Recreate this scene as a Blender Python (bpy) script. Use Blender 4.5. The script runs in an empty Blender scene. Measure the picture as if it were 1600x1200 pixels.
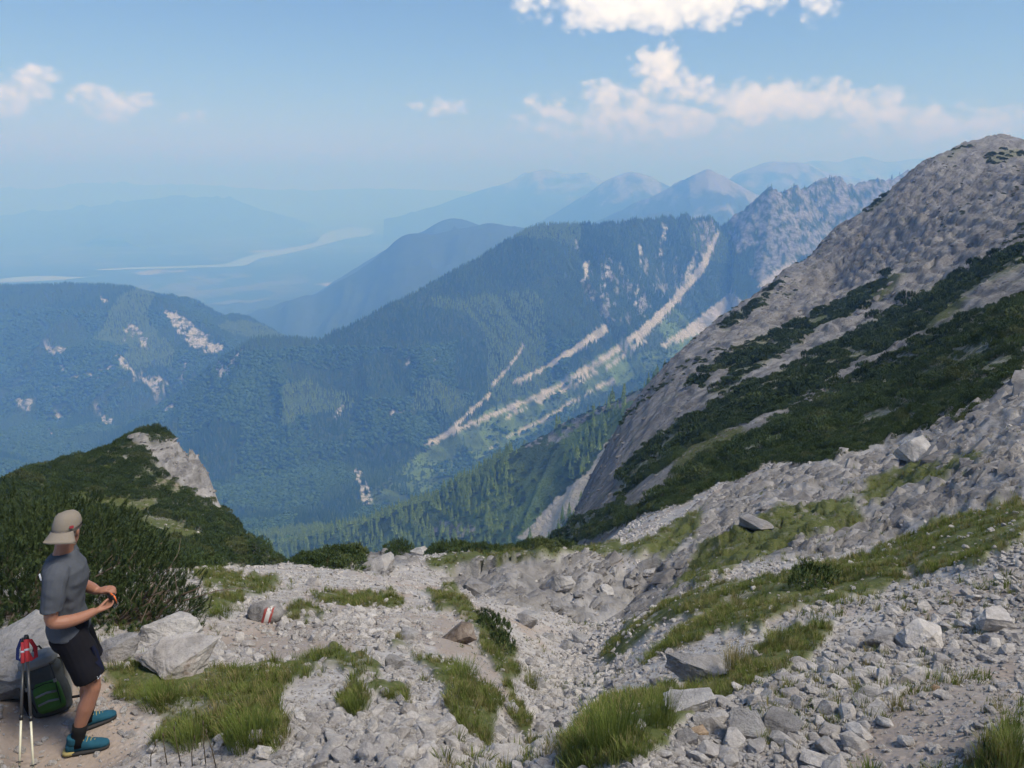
import bpy, bmesh, math, random
import numpy as np
from mathutils import Vector, Matrix
R = math.radians
rng = np.random.default_rng(7)
random.seed(7)
scene = bpy.context.scene

# ------------------------------------------------------------------ camera
F = 1256.0                      # focal length in photograph pixels (1600 wide)
PITCH = R(14.3)
cam_d = bpy.data.cameras.new('camera')
cam = bpy.data.objects.new('camera', cam_d)
scene.collection.objects.link(cam)
cam_d.sensor_width = 36.0
cam_d.lens = 36.0 * F / 1600.0
cam_d.clip_start = 0.1
cam_d.clip_end = 200000.0
cam.location = (0, 0, 0)
cam.rotation_euler = (R(90) - PITCH, 0, 0)
scene.camera = cam

# ------------------------------------------------------------------ sun and sky
SUN_AZ = R(112)                  # clockwise from the view direction (+y), so the sun stands to the right
SUN_EL = R(57)
sun_d = bpy.data.lights.new('sun', 'SUN')
sun_d.energy = 2.6
sun_d.angle = R(20)
sun_d.color = (1.0, 0.965, 0.92)
sun = bpy.data.objects.new('sun', sun_d)
scene.collection.objects.link(sun)
SUN_DIR = Vector((math.sin(SUN_AZ) * math.cos(SUN_EL), math.cos(SUN_AZ) * math.cos(SUN_EL), math.sin(SUN_EL)))
sun.rotation_euler = SUN_DIR.to_track_quat('Z', 'Y').to_euler()

world = bpy.data.worlds.new('World')
scene.world = world
world.use_nodes = True
world.cycles.sampling_method = 'MANUAL'
world.cycles.sample_map_resolution = 512

def build_world():
    nt = world.node_tree
    nt.nodes.clear()
    L = nt.links.new
    def nd(t, **k):
        n = nt.nodes.new(t)
        for a, b in k.items():
            setattr(n, a, b)
        return n
    def m(op, a, b=None, c=None, clamp=False):
        n = nd('ShaderNodeMath', operation=op, use_clamp=clamp)
        for i, v in enumerate((a, b, c)):
            if v is None:
                continue
            if isinstance(v, (int, float)):
                n.inputs[i].default_value = v
            else:
                L(v, n.inputs[i])
        return n.outputs[0]
    sky = nd('ShaderNodeTexSky', sky_type='NISHITA')
    sky.sun_disc = False
    sky.sun_elevation = SUN_EL
    sky.sun_rotation = SUN_AZ
    sky.altitude = 1600
    sky.air_density = 1.1
    sky.dust_density = 0.25
    sky.ozone_density = 4.0
    tc = nd('ShaderNodeTexCoord')
    sep = nd('ShaderNodeSeparateXYZ')
    L(tc.outputs['Generated'], sep.inputs[0])
    x, y, z = sep.outputs
    az = m('MULTIPLY', m('ARCTAN2', x, y), 57.29578)        # degrees clockwise from +y
    el = m('MULTIPLY', m('ARCSINE', z), 57.29578)
    # billowy noise in direction space, with a warp
    comb = nd('ShaderNodeCombineXYZ')
    L(m('MULTIPLY', az, 0.1), comb.inputs[0])
    L(m('MULTIPLY', el, 0.13), comb.inputs[1])
    n1 = nd('ShaderNodeTexNoise')
    n1.inputs['Scale'].default_value = 5.5
    n1.inputs['Detail'].default_value = 9
    n1.inputs['Roughness'].default_value = 0.56
    n1.inputs['Distortion'].default_value = 0.25
    L(comb.outputs[0], n1.inputs['Vector'])
    n2 = nd('ShaderNodeTexVoronoi', feature='SMOOTH_F1')
    n2.inputs['Scale'].default_value = 14.0
    n2.inputs['Smoothness'].default_value = 0.5
    L(comb.outputs[0], n2.inputs['Vector'])
    fb = m('ADD', m('MULTIPLY', n1.outputs[0], 1.0), m('MULTIPLY', m('SUBTRACT', 0.45, n2.outputs['Distance']), 0.30))
    # cloud banks: (az, el, half width, half height, strength)
    def blob(a0, e0, wa, we, s):
        da = m('DIVIDE', m('SUBTRACT', az, a0), wa)
        de = m('DIVIDE', m('SUBTRACT', el, e0), we)
        d2 = m('ADD', m('MULTIPLY', da, da), m('MULTIPLY', de, de))
        return m('MULTIPLY', m('SUBTRACT', 1.0, d2), s)
    cov = None
    for b in CLOUDS:
        v = blob(*b)
        cov = v if cov is None else m('SMOOTH_MAX', cov, v, 0.15)
    cov = m('MAXIMUM', cov, -1.5)
    dens = m('ADD', cov, m('MULTIPLY', m('SUBTRACT', fb, 0.515), 3.0))
    # sharp above, dissolving below into the haze
    a1 = nd('ShaderNodeMapRange', interpolation_type='SMOOTHSTEP')
    a1.inputs['From Min'].default_value = 0.0
    a1.inputs['From Max'].default_value = 1.05
    L(dens, a1.inputs['Value'])
    low = nd('ShaderNodeMapRange', interpolation_type='SMOOTHSTEP')
    low.inputs['From Min'].default_value = 1.0
    low.inputs['From Max'].default_value = 7.0
    low.inputs['To Min'].default_value = 0.42
    low.inputs['To Max'].default_value = 0.95
    L(el, low.inputs['Value'])
    alpha = m('MULTIPLY', a1.outputs[0], low.outputs[0])
    # grey bellies where the cloud is thick
    sh = nd('ShaderNodeMapRange', interpolation_type='SMOOTHSTEP')
    sh.inputs['From Min'].default_value = 0.45
    sh.inputs['From Max'].default_value = 2.2
    L(dens, sh.inputs['Value'])
    cc = nd('ShaderNodeMix', data_type='RGBA')
    cc.inputs['A'].default_value = (9.0, 9.3, 9.8, 1)
    cc.inputs['B'].default_value = (13.5, 13.6, 13.7, 1)
    L(sh.outputs[0], cc.inputs['Factor'])
    mix = nd('ShaderNodeMix', data_type='RGBA')
    L(alpha, mix.inputs['Factor'])
    L(sky.outputs[0], mix.inputs['A'])
    L(cc.outputs['Result'], mix.inputs['B'])
    bg = nd('ShaderNodeBackground')
    bg.inputs['Strength'].default_value = 0.062
    L(mix.outputs['Result'], bg.inputs['Color'])
    out = nd('ShaderNodeOutputWorld')
    L(bg.outputs[0], out.inputs['Surface'])

# cloud banks: azimuth and elevation in degrees, half sizes, strength
CLOUDS = [(9.0, 11.0, 9.5, 2.1, 1.6), (19.3, 10.6, 1.5, 1.6, .9), (9.8, 6.9, 2.2, 2.0, 1.25), (6.4, 5.0, 3.4, 1.5, 1.1), (11.5, 5.3, 3.2, 1.7, 1.0), (9.0, 4.0, 9.5, 2.1, 1.15), (17, 4.7, 6.5, 1.8, 1.3),
          (22.9, 4.1, 3.6, 1.9, 1.2), (27.5, 3.2, 5.5, 1.5, 1.1), (-5.0, 4.7, 2.1, .8, .95), (1.4, 5.1, .9, .7, .9), (3.2, 3.6, 4.5, 1.2, .7), (-29.2, 5.5, 2.2, 1.0, .95), (-25.5, 4.5, 2.8, 1.3, 1.0), (-32, 4.4, 3.2, 1.4, 1.0), (-20.6, 3.7, 1.3, .7, .7),
          (50, 6, 14, 3, 1.0), (75, 14, 10, 4, 1.1), (115, 8, 20, 4, 1.0), (160, 10, 16, 5, 1.0), (-60, 7, 14, 3, 1.0), (-105, 10, 20, 5, 1.0), (-150, 7, 16, 4, 1.0),
          (-40, 24, 10, 5, .9), (40, 30, 14, 7, 1.0), (-120, 35, 25, 9, 1.0), (130, 40, 25, 9, 1.0)]
build_world()

scene.view_settings.view_transform = 'Standard'
scene.view_settings.look = 'None'
scene.view_settings.gamma = 1.0
scene.view_settings.use_curve_mapping = False
scene.view_settings.exposure = 0.85
scene.cycles.use_denoising = True
scene.cycles.use_adaptive_sampling = True
scene.cycles.adaptive_threshold = 0.03
scene.cycles.volume_max_steps = 64
scene.cycles.max_bounces = 4
scene.cycles.diffuse_bounces = 2
scene.cycles.volume_bounces = 3
scene.cycles.transparent_max_bounces = 8
scene.render.film_transparent = False

# ------------------------------------------------------------------ helpers
cosP, sinP = math.cos(PITCH), math.sin(PITCH)
def at(px, py, Y):
    """the world point seen at photograph pixel (px, py) when its distance along +y is Y"""
    u, v = (px - 800) / F, (py - 600) / F
    dy = cosP - v * sinP
    dz = -sinP - v * cosP
    k = Y / dy
    return (u * k, Y, dz * k)
def pix(P):
    P = np.asarray(P, float)
    f = P[..., 1] * cosP - P[..., 2] * sinP
    up = P[..., 1] * sinP + P[..., 2] * cosP
    f = np.where(f > .05, f, .05)
    return 800 + F * P[..., 0] / f, 600 - F * up / f

def _h(ix, iy, iz):
    h = (ix * 374761393 + iy * 668265263 + iz * 2147483647 * 3 + 1274126177) & 0xffffffff
    h = ((h ^ (h >> 13)) * 1274126177) & 0xffffffff
    h = ((h ^ (h >> 15)) * 2246822519) & 0xffffffff
    return ((h ^ (h >> 16)) & 0xffffff) / float(0xffffff)
def noise3(x, y, z=0.0):
    """value noise, 0..1"""
    x, y, z = np.broadcast_arrays(np.asarray(x, float), np.asarray(y, float), np.asarray(z, float))
    ix, iy, iz = np.floor(x).astype(np.int64), np.floor(y).astype(np.int64), np.floor(z).astype(np.int64)
    fx, fy, fz = x - ix, y - iy, z - iz
    fx, fy, fz = [t * t * t * (t * (t * 6 - 15) + 10) for t in (fx, fy, fz)]
    r = 0
    for dx in (0, 1):
        wx = fx if dx else 1 - fx
        for dy in (0, 1):
            wy = fy if dy else 1 - fy
            for dz in (0, 1):
                wz = fz if dz else 1 - fz
                r = r + wx * wy * wz * _h(ix + dx, iy + dy, iz + dz)
    return r
def noise2(x, y, s=0):
    x, y = np.broadcast_arrays(np.asarray(x, float), np.asarray(y, float))
    ix, iy = np.floor(x).astype(np.int64), np.floor(y).astype(np.int64)
    fx, fy = x - ix, y - iy
    fx, fy = [t * t * t * (t * (t * 6 - 15) + 10) for t in (fx, fy)]
    a, b, c, d = _h(ix, iy, s), _h(ix + 1, iy, s), _h(ix, iy + 1, s), _h(ix + 1, iy + 1, s)
    return (a * (1 - fx) + b * fx) * (1 - fy) + (c * (1 - fx) + d * fx) * fy
def fbm(x, y, oct=5, s=0, gain=.5, ridged=False):
    """about -1..1 (ridged: 0..1)"""
    r, a, t = 0, 1.0, 0.0
    c, sn = math.cos(.7), math.sin(.7)
    for i in range(oct):
        n = noise2(x, y, s + i * 17)
        n = 1 - np.abs(2 * n - 1) if ridged else 2 * n - 1
        r = r + a * n
        t += a
        a *= gain
        x, y = (x * c - y * sn) * 2.03 + 11.3, (x * sn + y * c) * 2.03 + 5.7
    return r / t
def sstep(a, b, x):
    t = np.clip((x - a) / (b - a), 0, 1)
    return t * t * (3 - 2 * t)

def facets(x, y, s=0, jit=.9):
    """broken rock: every cell of a random mosaic is a tilted plate; about -1..1"""
    x, y = np.asarray(x, float), np.asarray(y, float)
    ix, iy = np.floor(x).astype(np.int64), np.floor(y).astype(np.int64)
    best = np.full(x.shape, 9.0); out = np.zeros(x.shape)
    for dx in (-1, 0, 1):
        for dy in (-1, 0, 1):
            cx, cy = ix + dx, iy + dy
            ex = x - cx - .5 - (_h(cx, cy, s) - .5) * jit; ey = y - cy - .5 - (_h(cx, cy, s + 1) - .5) * jit
            d = ex * ex + ey * ey; m = d < best
            v = (_h(cx, cy, s + 2) - .5) * 1.2 + ex * (_h(cx, cy, s + 3) - .5) * 1.8 + ey * (_h(cx, cy, s + 4) - .5) * 1.8
            best = np.where(m, d, best); out = np.where(m, v, out)
    return out

def inpoly(px, py, poly):
    px, py = np.asarray(px), np.asarray(py)
    r = np.zeros(px.shape, bool)
    n = len(poly)
    for i in range(n):
        x0, y0 = poly[i]
        x1, y1 = poly[(i + 1) % n]
        if y0 == y1:
            continue
        c = ((y0 > py) != (y1 > py)) & (px < (x1 - x0) * (py - y0) / (y1 - y0) + x0)
        r ^= c
    return r
def segdist(x, y, pts):
    """distance to a polyline, parameter (index + t), signed side"""
    best = np.full(np.shape(x), 1e18); par = np.zeros(np.shape(x)); side = np.zeros(np.shape(x))
    for i in range(len(pts) - 1):
        ax, ay = pts[i][:2]; bx, by = pts[i + 1][:2]
        dx, dy = bx - ax, by - ay
        l2 = dx * dx + dy * dy + 1e-9
        t = np.clip(((x - ax) * dx + (y - ay) * dy) / l2, 0, 1)
        ex, ey = x - ax - t * dx, y - ay - t * dy
        d = ex * ex + ey * ey
        m = d < best
        best = np.where(m, d, best); par = np.where(m, i + t, par)
        side = np.where(m, np.sign(dx * ey - dy * ex), side)
    return np.sqrt(best), par, side

def mesh_np(name, V, Q=None, T=None, smooth=True, attrs=None):
    """mesh from numpy arrays: vertices, quads and / or triangles"""
    me = bpy.data.meshes.new(name)
    V = np.asarray(V, np.float32).reshape(-1, 3)
    me.vertices.add(len(V)); me.vertices.foreach_set('co', V.ravel())
    lv, ls, n = [], [], 0
    if Q is not None and len(Q):
        Q = np.asarray(Q, np.int32); lv.append(Q.ravel()); ls.append(np.arange(len(Q)) * 4); n += len(Q) * 4
    if T is not None and len(T):
        T = np.asarray(T, np.int32); lv.append(T.ravel()); ls.append(n + np.arange(len(T)) * 3); n += len(T) * 3
    lv = np.concatenate(lv).astype(np.int32); ls = np.concatenate(ls).astype(np.int32)
    me.loops.add(len(lv)); me.loops.foreach_set('vertex_index', lv)
    me.polygons.add(len(ls)); me.polygons.foreach_set('loop_start', ls)
    me.update(calc_edges=True)
    if smooth:
        me.polygons.foreach_set('use_smooth', np.ones(len(ls), bool))
    else:
        me.polygons.foreach_set('use_smooth', np.zeros(len(ls), bool))
    for k, a in (attrs or {}).items():
        a = np.asarray(a, np.float32)
        if a.ndim == 1:
            me.attributes.new(k, 'FLOAT', 'POINT').data.foreach_set('value', a)
        elif a.shape[1] == 3:
            me.attributes.new(k, 'FLOAT_VECTOR', 'POINT').data.foreach_set('vector', a.ravel())
    me.validate()
    return me
def grid_quads(n, m):
    i = np.arange(n - 1)[:, None] * m + np.arange(m - 1)[None, :]
    return np.stack([i, i + 1, i + m + 1, i + m], -1).reshape(-1, 4)
def link(name, me, mat=None, parent=None, loc=None, rot=None, scale=None):
    o = bpy.data.objects.new(name, me)
    scene.collection.objects.link(o)
    if mat is not None and me is not None and not me.materials:
        me.materials.append(mat)
    if parent is not None:
        o.parent = parent
    if loc is not None: o.location = loc
    if rot is not None: o.rotation_euler = rot
    if scale is not None: o.scale = scale if hasattr(scale, '__len__') else (scale,) * 3
    return o
def tag(o, label=None, cat=None, group=None, kind=None):
    if label: o['label'] = label
    if cat: o['category'] = cat
    if group: o['group'] = group
    if kind: o['kind'] = kind
    return o
def empty(name, loc=(0, 0, 0), rot=None, scale=None):
    o = bpy.data.objects.new(name, None)
    scene.collection.objects.link(o)
    o.location = loc; o.empty_display_size = .1
    if rot is not None: o.rotation_euler = rot
    if scale is not None: o.scale = (scale,) * 3
    return o

class MB:
    """collects vertices and faces"""
    def __init__(s): s.v = []; s.f = []
    def add(s, V, Fs):
        b = len(s.v); s.v += [tuple(p) for p in V]; s.f += [tuple(i + b for i in f) for f in Fs]
    def tube(s, pts, rad, n=8, cap=True, flat=None):
        pts = [Vector(p) for p in pts]
        rings = []
        a = None
        for i, p in enumerate(pts):
            t = (pts[min(i + 1, len(pts) - 1)] - pts[max(i - 1, 0)]).normalized()
            if a is None:
                a = t.cross(Vector((.13, .31, .94)))
                if a.length < .3: a = t.cross(Vector((1, .1, 0)))
            a = (a - t * a.dot(t)).normalized(); b = t.cross(a).normalized()
            r = rad[i] if hasattr(rad, '__len__') else rad
            ra, rb = r if hasattr(r, '__len__') else (r, r)
            rings.append([p + a * ra * math.cos(2 * math.pi * k / n) + b * rb * math.sin(2 * math.pi * k / n) for k in range(n)])
        V = [q for g in rings for q in g]
        Fs = [(i * n + k, i * n + (k + 1) % n, (i + 1) * n + (k + 1) % n, (i + 1) * n + k) for i in range(len(pts) - 1) for k in range(n)]
        if cap:
            Fs.append(tuple(reversed(range(n)))); Fs.append(tuple((len(pts) - 1) * n + k for k in range(n)))
        s.add(V, Fs)
    def box(s, c, h, M=None):
        V = [Vector((sx * h[0], sy * h[1], sz * h[2])) for sx in (-1, 1) for sy in (-1, 1) for sz in (-1, 1)]
        if M is not None: V = [M @ q for q in V]
        V = [q + Vector(c) for q in V]
        s.add(V, [(0, 1, 3, 2), (4, 6, 7, 5), (0, 4, 5, 1), (2, 3, 7, 6), (0, 2, 6, 4), (1, 5, 7, 3)])
    def mesh(s, name, smooth=True):
        me = bpy.data.meshes.new(name); me.from_pydata(s.v, [], s.f)
        me.polygons.foreach_set('use_smooth', [smooth] * len(me.polygons)); me.update()
        return me

# ------------------------------------------------------------------ material helper
class Mat:
    def __init__(s, name, rough=.9, spec=.2):
        s.m = bpy.data.materials.new(name); s.m.use_nodes = True
        s.nt = s.m.node_tree; s.b = s.nt.nodes['Principled BSDF']
        s.b.inputs['Roughness'].default_value = rough
        s.b.inputs['Specular IOR Level'].default_value = spec
        s.co = None
    def n(s, t, ins=None, **k):
        q = s.nt.nodes.new(t)
        for a, b in k.items(): setattr(q, a, b)
        for a, b in (ins or {}).items(): s.set(q.inputs[a], b)
        return q
    def set(s, sock, v):
        if isinstance(v, bpy.types.NodeSocket): s.nt.links.new(v, sock)
        elif isinstance(v, (tuple, list)) and len(v) == 3 and sock.type == 'RGBA': sock.default_value = (*v, 1)
        else: sock.default_value = v
    def obj(s):
        if s.co is None: s.co = s.n('ShaderNodeTexCoord').outputs['Object']
        return s.co
    def gen(s, kind='Object'): return s.n('ShaderNodeTexCoord').outputs[kind]
    def scaled(s, v, sc):
        return s.n('ShaderNodeMapping', {'Vector': v, 'Scale': sc}).outputs[0]
    def noise(s, scale, detail=6, rough=.55, vec=None, dist=0.0):
        return s.n('ShaderNodeTexNoise', {'Vector': vec or s.obj(), 'Scale': scale, 'Detail': detail, 'Roughness': rough, 'Distortion': dist}).outputs[0]
    def voro(s, scale, vec=None, feature='F1', out='Distance'):
        return s.n('ShaderNodeTexVoronoi', {'Vector': vec or s.obj(), 'Scale': scale}, feature=feature).outputs[out]
    def ramp(s, v, a, b, lo=0.0, hi=1.0):
        return s.n('ShaderNodeMapRange', {'Value': v, 'From Min': a, 'From Max': b, 'To Min': lo, 'To Max': hi}, interpolation_type='SMOOTHSTEP').outputs[0]
    def mix(s, f, a, b, mode='MIX'):
        q = s.n('ShaderNodeMix', data_type='RGBA', blend_type=mode)
        s.set(q.inputs['Factor'], f); s.set(q.inputs['A'], a); s.set(q.inputs['B'], b)
        return q.outputs['Result']
    def math(s, op, a, b=0.0, clamp=False):
        q = s.n('ShaderNodeMath', operation=op, use_clamp=clamp)
        s.set(q.inputs[0], a); s.set(q.inputs[1], b)
        return q.outputs[0]
    def attr(s, name, out='Fac'): return s.n('ShaderNodeAttribute', attribute_name=name).outputs[out]
    def rand(s): return s.n('ShaderNodeObjectInfo').outputs['Random']
    def color(s, c): s.set(s.b.inputs['Base Color'], c); return s
    def bump(s, h, strength=.5, dist=.02):
        q = s.n('ShaderNodeBump', {'Height': h, 'Strength': strength, 'Distance': dist})
        s.nt.links.new(q.outputs[0], s.b.inputs['Normal']); return s
def plain(name, col, rough=.8, spec=.3, var=.15, scale=20, bump=0.0):
    m = Mat(name, rough, spec)
    n = m.noise(scale, 5)
    d = tuple(c * (1 - var) for c in col); l = tuple(min(1, c * (1 + var)) for c in col)
    m.color(m.mix(n, d, l))
    if bump: m.bump(n, .6, bump)
    return m.m

# ------------------------------------------------------------------ near terrain: one height field r = 0.8 .. 700 m
CP = []                                   # control points: azimuth, log distance, z / distance
def cp(px, py, Y):
    x, y, z = at(px, py, Y); r = math.hypot(x, y)
    CP.append((math.atan2(x, y), math.log(r), z / r))
def cpr(az, r, z): CP.append((R(az), math.log(r), z / r))
for p in [  # foreground and gully
    (1200, 1100, 4.0), (1200, 1000, 6.6), (1200, 900, 15), (1200, 800, 30), (1200, 745, 44), (1200, 700, 60), (1200, 600, 110), (1200, 540, 170),
    (1000, 1190, 3.2), (1000, 1100, 4.8), (1000, 1000, 9.5), (1000, 900, 22), (1000, 872, 27.5), (850, 868, 27.6), (850, 906, 26.0), (730, 872, 28.5), (730, 912, 26.4), (1000, 904, 25.8), (850, 858, 35), (1000, 835, 38), (1000, 780, 70), (1000, 720, 110),
    (800, 1190, 3.5), (800, 1100, 5.2), (800, 1000, 11), (800, 900, 24), (800, 866, 33), (600, 1190, 3.9), (600, 1100, 5.6), (600, 1000, 9.5), (600, 905, 23), (600, 872, 33),
    (400, 1150, 4.6), (400, 1050, 7.0), (400, 950, 13), (400, 893, 26), (130, 1178, 4.7), (200, 985, 9.0), (0, 1100, 5.4), (0, 1000, 7.2), (20, 930, 11),
    (1400, 1150, 3.3), (1400, 1050, 4.6), (1400, 990, 6.0), (1400, 900, 11), (1400, 850, 17), (1400, 760, 32), (1400, 690, 44), (1400, 600, 80), (1400, 500, 150),
    (1590, 1150, 2.9), (1590, 1050, 4.2), (1590, 960, 6.2), (1590, 880, 8.4), (1590, 800, 14), (1590, 720, 22), (1590, 640, 35), (1590, 480, 70), (1590, 400, 130), (1590, 300, 250),
    (1400, 400, 270), (1300, 462, 290), (1595, 262, 320), (1600, 238, 375), (1540, 250, 350), (1490, 275, 330), (1660, 262, 370),
    # left knoll
    (230, 682, 80), (198, 690, 77), (262, 686, 80), (0, 778, 74), (100, 738, 76), (160, 712, 77), (310, 740, 76), (335, 778, 73), (370, 830, 66), (432, 880, 54), (200, 800, 58), (100, 885, 34), (300, 885, 42), (0, 850, 25), (300, 800, 62)]:
    cp(*p)
CREST = [(1690, 262, 430), (1640, 238, 425), (1600, 226, 420), (1560, 217, 415), (1500, 232, 400), (1430, 268, 390), (1300, 362, 375), (1245, 425, 362), (1200, 470, 350), (1100, 550, 310), (1050, 592, 285), (1015, 636, 262), (965, 690, 230), (930, 750, 200), (895, 812, 165), (862, 848, 120)]
for px, py, Y in CREST:
    cp(px, py, Y)
    x, y, z = at(px, py, Y); r = math.hypot(x, y); az = math.degrees(math.atan2(x, y))
    cpr(az, r * 1.14, z - r * .10); cpr(az, r * 1.6, z - r * .62)
for px, py, Y in [(800, 860, 36), (700, 862, 36), (600, 866, 36), (520, 880, 34), (450, 890, 30)]:      # lip of the hollow, then the drop behind it
    x, y, z = at(px, py, Y); r = math.hypot(x, y); az = math.degrees(math.atan2(x, y))
    cpr(az, r, z); cpr(az, r * 1.4, z - r * .34); cpr(az, r * 2.4, z - r * 1.0); cpr(az, r * 6, z - r * 4.0)
for px, py, Y in [(230, 680, 81), (0, 776, 76), (100, 736, 78), (310, 738, 77), (340, 784, 74), (400, 860, 62)]:
    x, y, z = at(px, py, Y); r = math.hypot(x, y); az = math.degrees(math.atan2(x, y))
    cpr(az, r * 1.25, z - r * .3); cpr(az, r * 2, z - r * 1.0); cpr(az, r * 4, z - r * 2.6)
for az in (-30, -15, 0, 15): cpr(az, 420, -400); cpr(az, 720, -640)
for az in (-60, -30, 0, 30, 60, 100): cpr(az, .8, -2.08); cpr(az, 1.7, -2.45 + .25 * math.sin(R(az)))
for az, r, z in [(-45, 4, -3.0), (-45, 9, -5.2), (-45, 25, -12), (-45, 75, -29), (-45, 150, -75), (-45, 400, -330), (-70, 4, -2.7), (-70, 12, -5.0), (-70, 40, -16), (-70, 100, -45), (-70, 400, -320),
                 (45, 8, -3.0), (45, 20, -5.0), (45, 50, -6), (45, 110, -4), (45, 250, 4), (45, 420, 6), (45, 560, -40), (45, 700, -120), (60, 10, -2.4), (60, 25, -2), (60, 60, 8), (60, 150, 22), (60, 350, 50), (60, 700, 20),
                 (80, 6, -1.6), (80, 15, .5), (80, 40, 12), (80, 120, 50), (80, 350, 150), (80, 700, 220), (100, 5, -1.2), (100, 12, 1.5), (100, 40, 14), (100, 120, 55), (100, 350, 170), (100, 700, 240), (125, 5, -.6), (125, 30, 12), (125, 120, 55), (125, 700, 240)]:
    cpr(az, r, z)
CP = np.array(CP)
WA = 3.2
def _phi(d2): return np.sqrt(d2 + .03 ** 2)
_A = np.stack([CP[:, 0] * WA, CP[:, 1]], 1)
_K = _phi(((_A[:, None] - _A[None]) ** 2).sum(-1)) + np.eye(len(_A)) * 1e-4
_P = np.c_[np.ones(len(_A)), _A]
_S = np.linalg.solve(np.block([[_K, _P], [_P.T, np.zeros((3, 3))]]), np.r_[CP[:, 2], 0, 0, 0])
def base_height(x, y):
    x, y = np.asarray(x, float), np.asarray(y, float)
    sh = x.shape; x = x.ravel(); y = y.ravel()
    r = np.hypot(x, y) + 1e-6
    a = np.arctan2(x, y) * WA; l = np.log(r)
    q = _S[-3] + _S[-2] * a + _S[-1] * l
    for i in range(len(_A)):
        q = q + _S[i] * _phi((a - _A[i, 0]) ** 2 + (l - _A[i, 1]) ** 2)
    return (q * r).reshape(sh)

# what grows or lies where, traced as outlines on the ground
ROCK = [[(950, 905), (1000, 872), (1080, 800), (1160, 742), (1240, 728), (1330, 708), (1420, 672), (1600, 590), (1600, 765), (1500, 800), (1400, 838), (1300, 868), (1200, 872), (1110, 880), (1060, 925), (1000, 930)],
        [(560, 895), (580, 862), (640, 858), (650, 880), (600, 905)], [(1040, 1075), (1100, 1030), (1150, 1010), (1140, 1060), (1060, 1110)],
        [(205, 688), (250, 690), (285, 700), (320, 745), (338, 775), (300, 770), (265, 750), (240, 715)], [(355, 862), (370, 845), (400, 850), (430, 876), (400, 876)], [(690, 912), (720, 880), (880, 874), (1010, 880), (1000, 905), (900, 922), (780, 930)]]
GRASS = [[(1050, 900), (1090, 850), (1150, 830), (1230, 790), (1330, 785), (1350, 810), (1240, 850), (1160, 880), (1090, 912)],
         [(940, 960), (960, 935), (1040, 930), (1130, 915), (1240, 905), (1290, 880), (1400, 850), (1480, 810), (1600, 770), (1600, 868), (1500, 900), (1420, 905), (1350, 935), (1250, 965), (1170, 990), (1090, 1000), (1010, 1020), (1050, 985), (1090, 960), (1010, 960), (960, 985)],
         [(900, 1120), (950, 1070), (1040, 1060), (1150, 1030), (1240, 980), (1300, 975), (1270, 1020), (1180, 1060), (1110, 1100), (1060, 1130), (1040, 1170), (960, 1200), (860, 1200), (880, 1150)],
         [(1490, 1200), (1530, 1160), (1600, 1105), (1600, 1200)],
         [(170, 1060), (250, 1050), (330, 1055), (400, 1040), (470, 1030), (490, 1060), (430, 1085), (450, 1140), (440, 1180), (330, 1170), (230, 1175), (260, 1130), (190, 1110)],
         [(460, 1035), (520, 1010), (570, 1025), (605, 1060), (560, 1062), (500, 1050)], [(640, 1020), (720, 1030), (790, 1060), (760, 1110), (710, 1105), (680, 1060)], [(560, 1070), (640, 1078), (640, 1090), (580, 1085)],
         [(660, 925), (710, 915), (740, 955), (790, 965), (815, 1005), (800, 1030), (760, 1010), (730, 960), (690, 950)], [(800, 1030), (830, 1060), (835, 1090), (800, 1070)],
         [(480, 925), (560, 925), (630, 935), (620, 950), (520, 945)], [(310, 965), (345, 938), (385, 940), (380, 962), (330, 972)], [(300, 905), (360, 900), (440, 905), (420, 925), (320, 925)], [(520, 1100), (550, 1070), (580, 1095), (560, 1115)],
         [(660, 885), (700, 862), (860, 858), (1000, 850), (1100, 790), (1090, 830), (1040, 865), (900, 870), (740, 885), (700, 895)], [(440, 965), (500, 968), (530, 980), (470, 980)], [(600, 1000), (660, 1008), (620, 1015)],
         [(1330, 770), (1420, 730), (1530, 700), (1540, 720), (1440, 760), (1360, 790)], [(120, 800), (60, 760), (160, 720), (230, 760), (180, 810)],
         [(1060, 700), (1110, 660), (1160, 670), (1120, 720), (1060, 770), (1000, 800)], [(1270, 500), (1330, 460), (1420, 420), (1400, 450), (1300, 505)], [(1430, 520), (1500, 460), (1520, 470), (1450, 530)]]
SOIL = [[(1330, 1000), (1420, 960), (1600, 880), (1600, 945), (1500, 950), (1430, 975)], [(1380, 1100), (1440, 1050), (1600, 1000), (1600, 1110), (1500, 1170), (1350, 1200), (1300, 1190)],
        [(330, 1000), (420, 985), (560, 1000), (540, 1030), (420, 1040), (360, 1030)], [(640, 980), (700, 965), (745, 985), (760, 1020), (700, 1015), (650, 1000)], [(400, 940), (480, 930), (600, 950), (560, 975), (440, 975)],
        [(0, 1100), (160, 1130), (220, 1180), (220, 1200), (0, 1200)], [(820, 1130), (880, 1110), (890, 1170), (830, 1180)], [(760, 1005), (800, 1030), (840, 1085), (835, 1110), (795, 1075), (750, 1030)], [(540, 975), (640, 965), (700, 985), (620, 1000)]]
PINE_SLOPE = [[(965, 748), (1010, 692), (1100, 640), (1200, 590), (1330, 520), (1420, 470), (1500, 430), (1600, 385), (1600, 415), (1500, 465), (1440, 520), (1330, 570), (1250, 622), (1180, 652), (1130, 672), (1080, 702), (1000, 755), (970, 772)],
              [(1000, 795), (1050, 752), (1130, 702), (1250, 642), (1300, 605), (1420, 550), (1500, 500), (1600, 460), (1600, 565), (1560, 612), (1520, 650), (1400, 682), (1300, 718), (1200, 725), (1130, 755), (1060, 792), (1010, 802)]]
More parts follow.
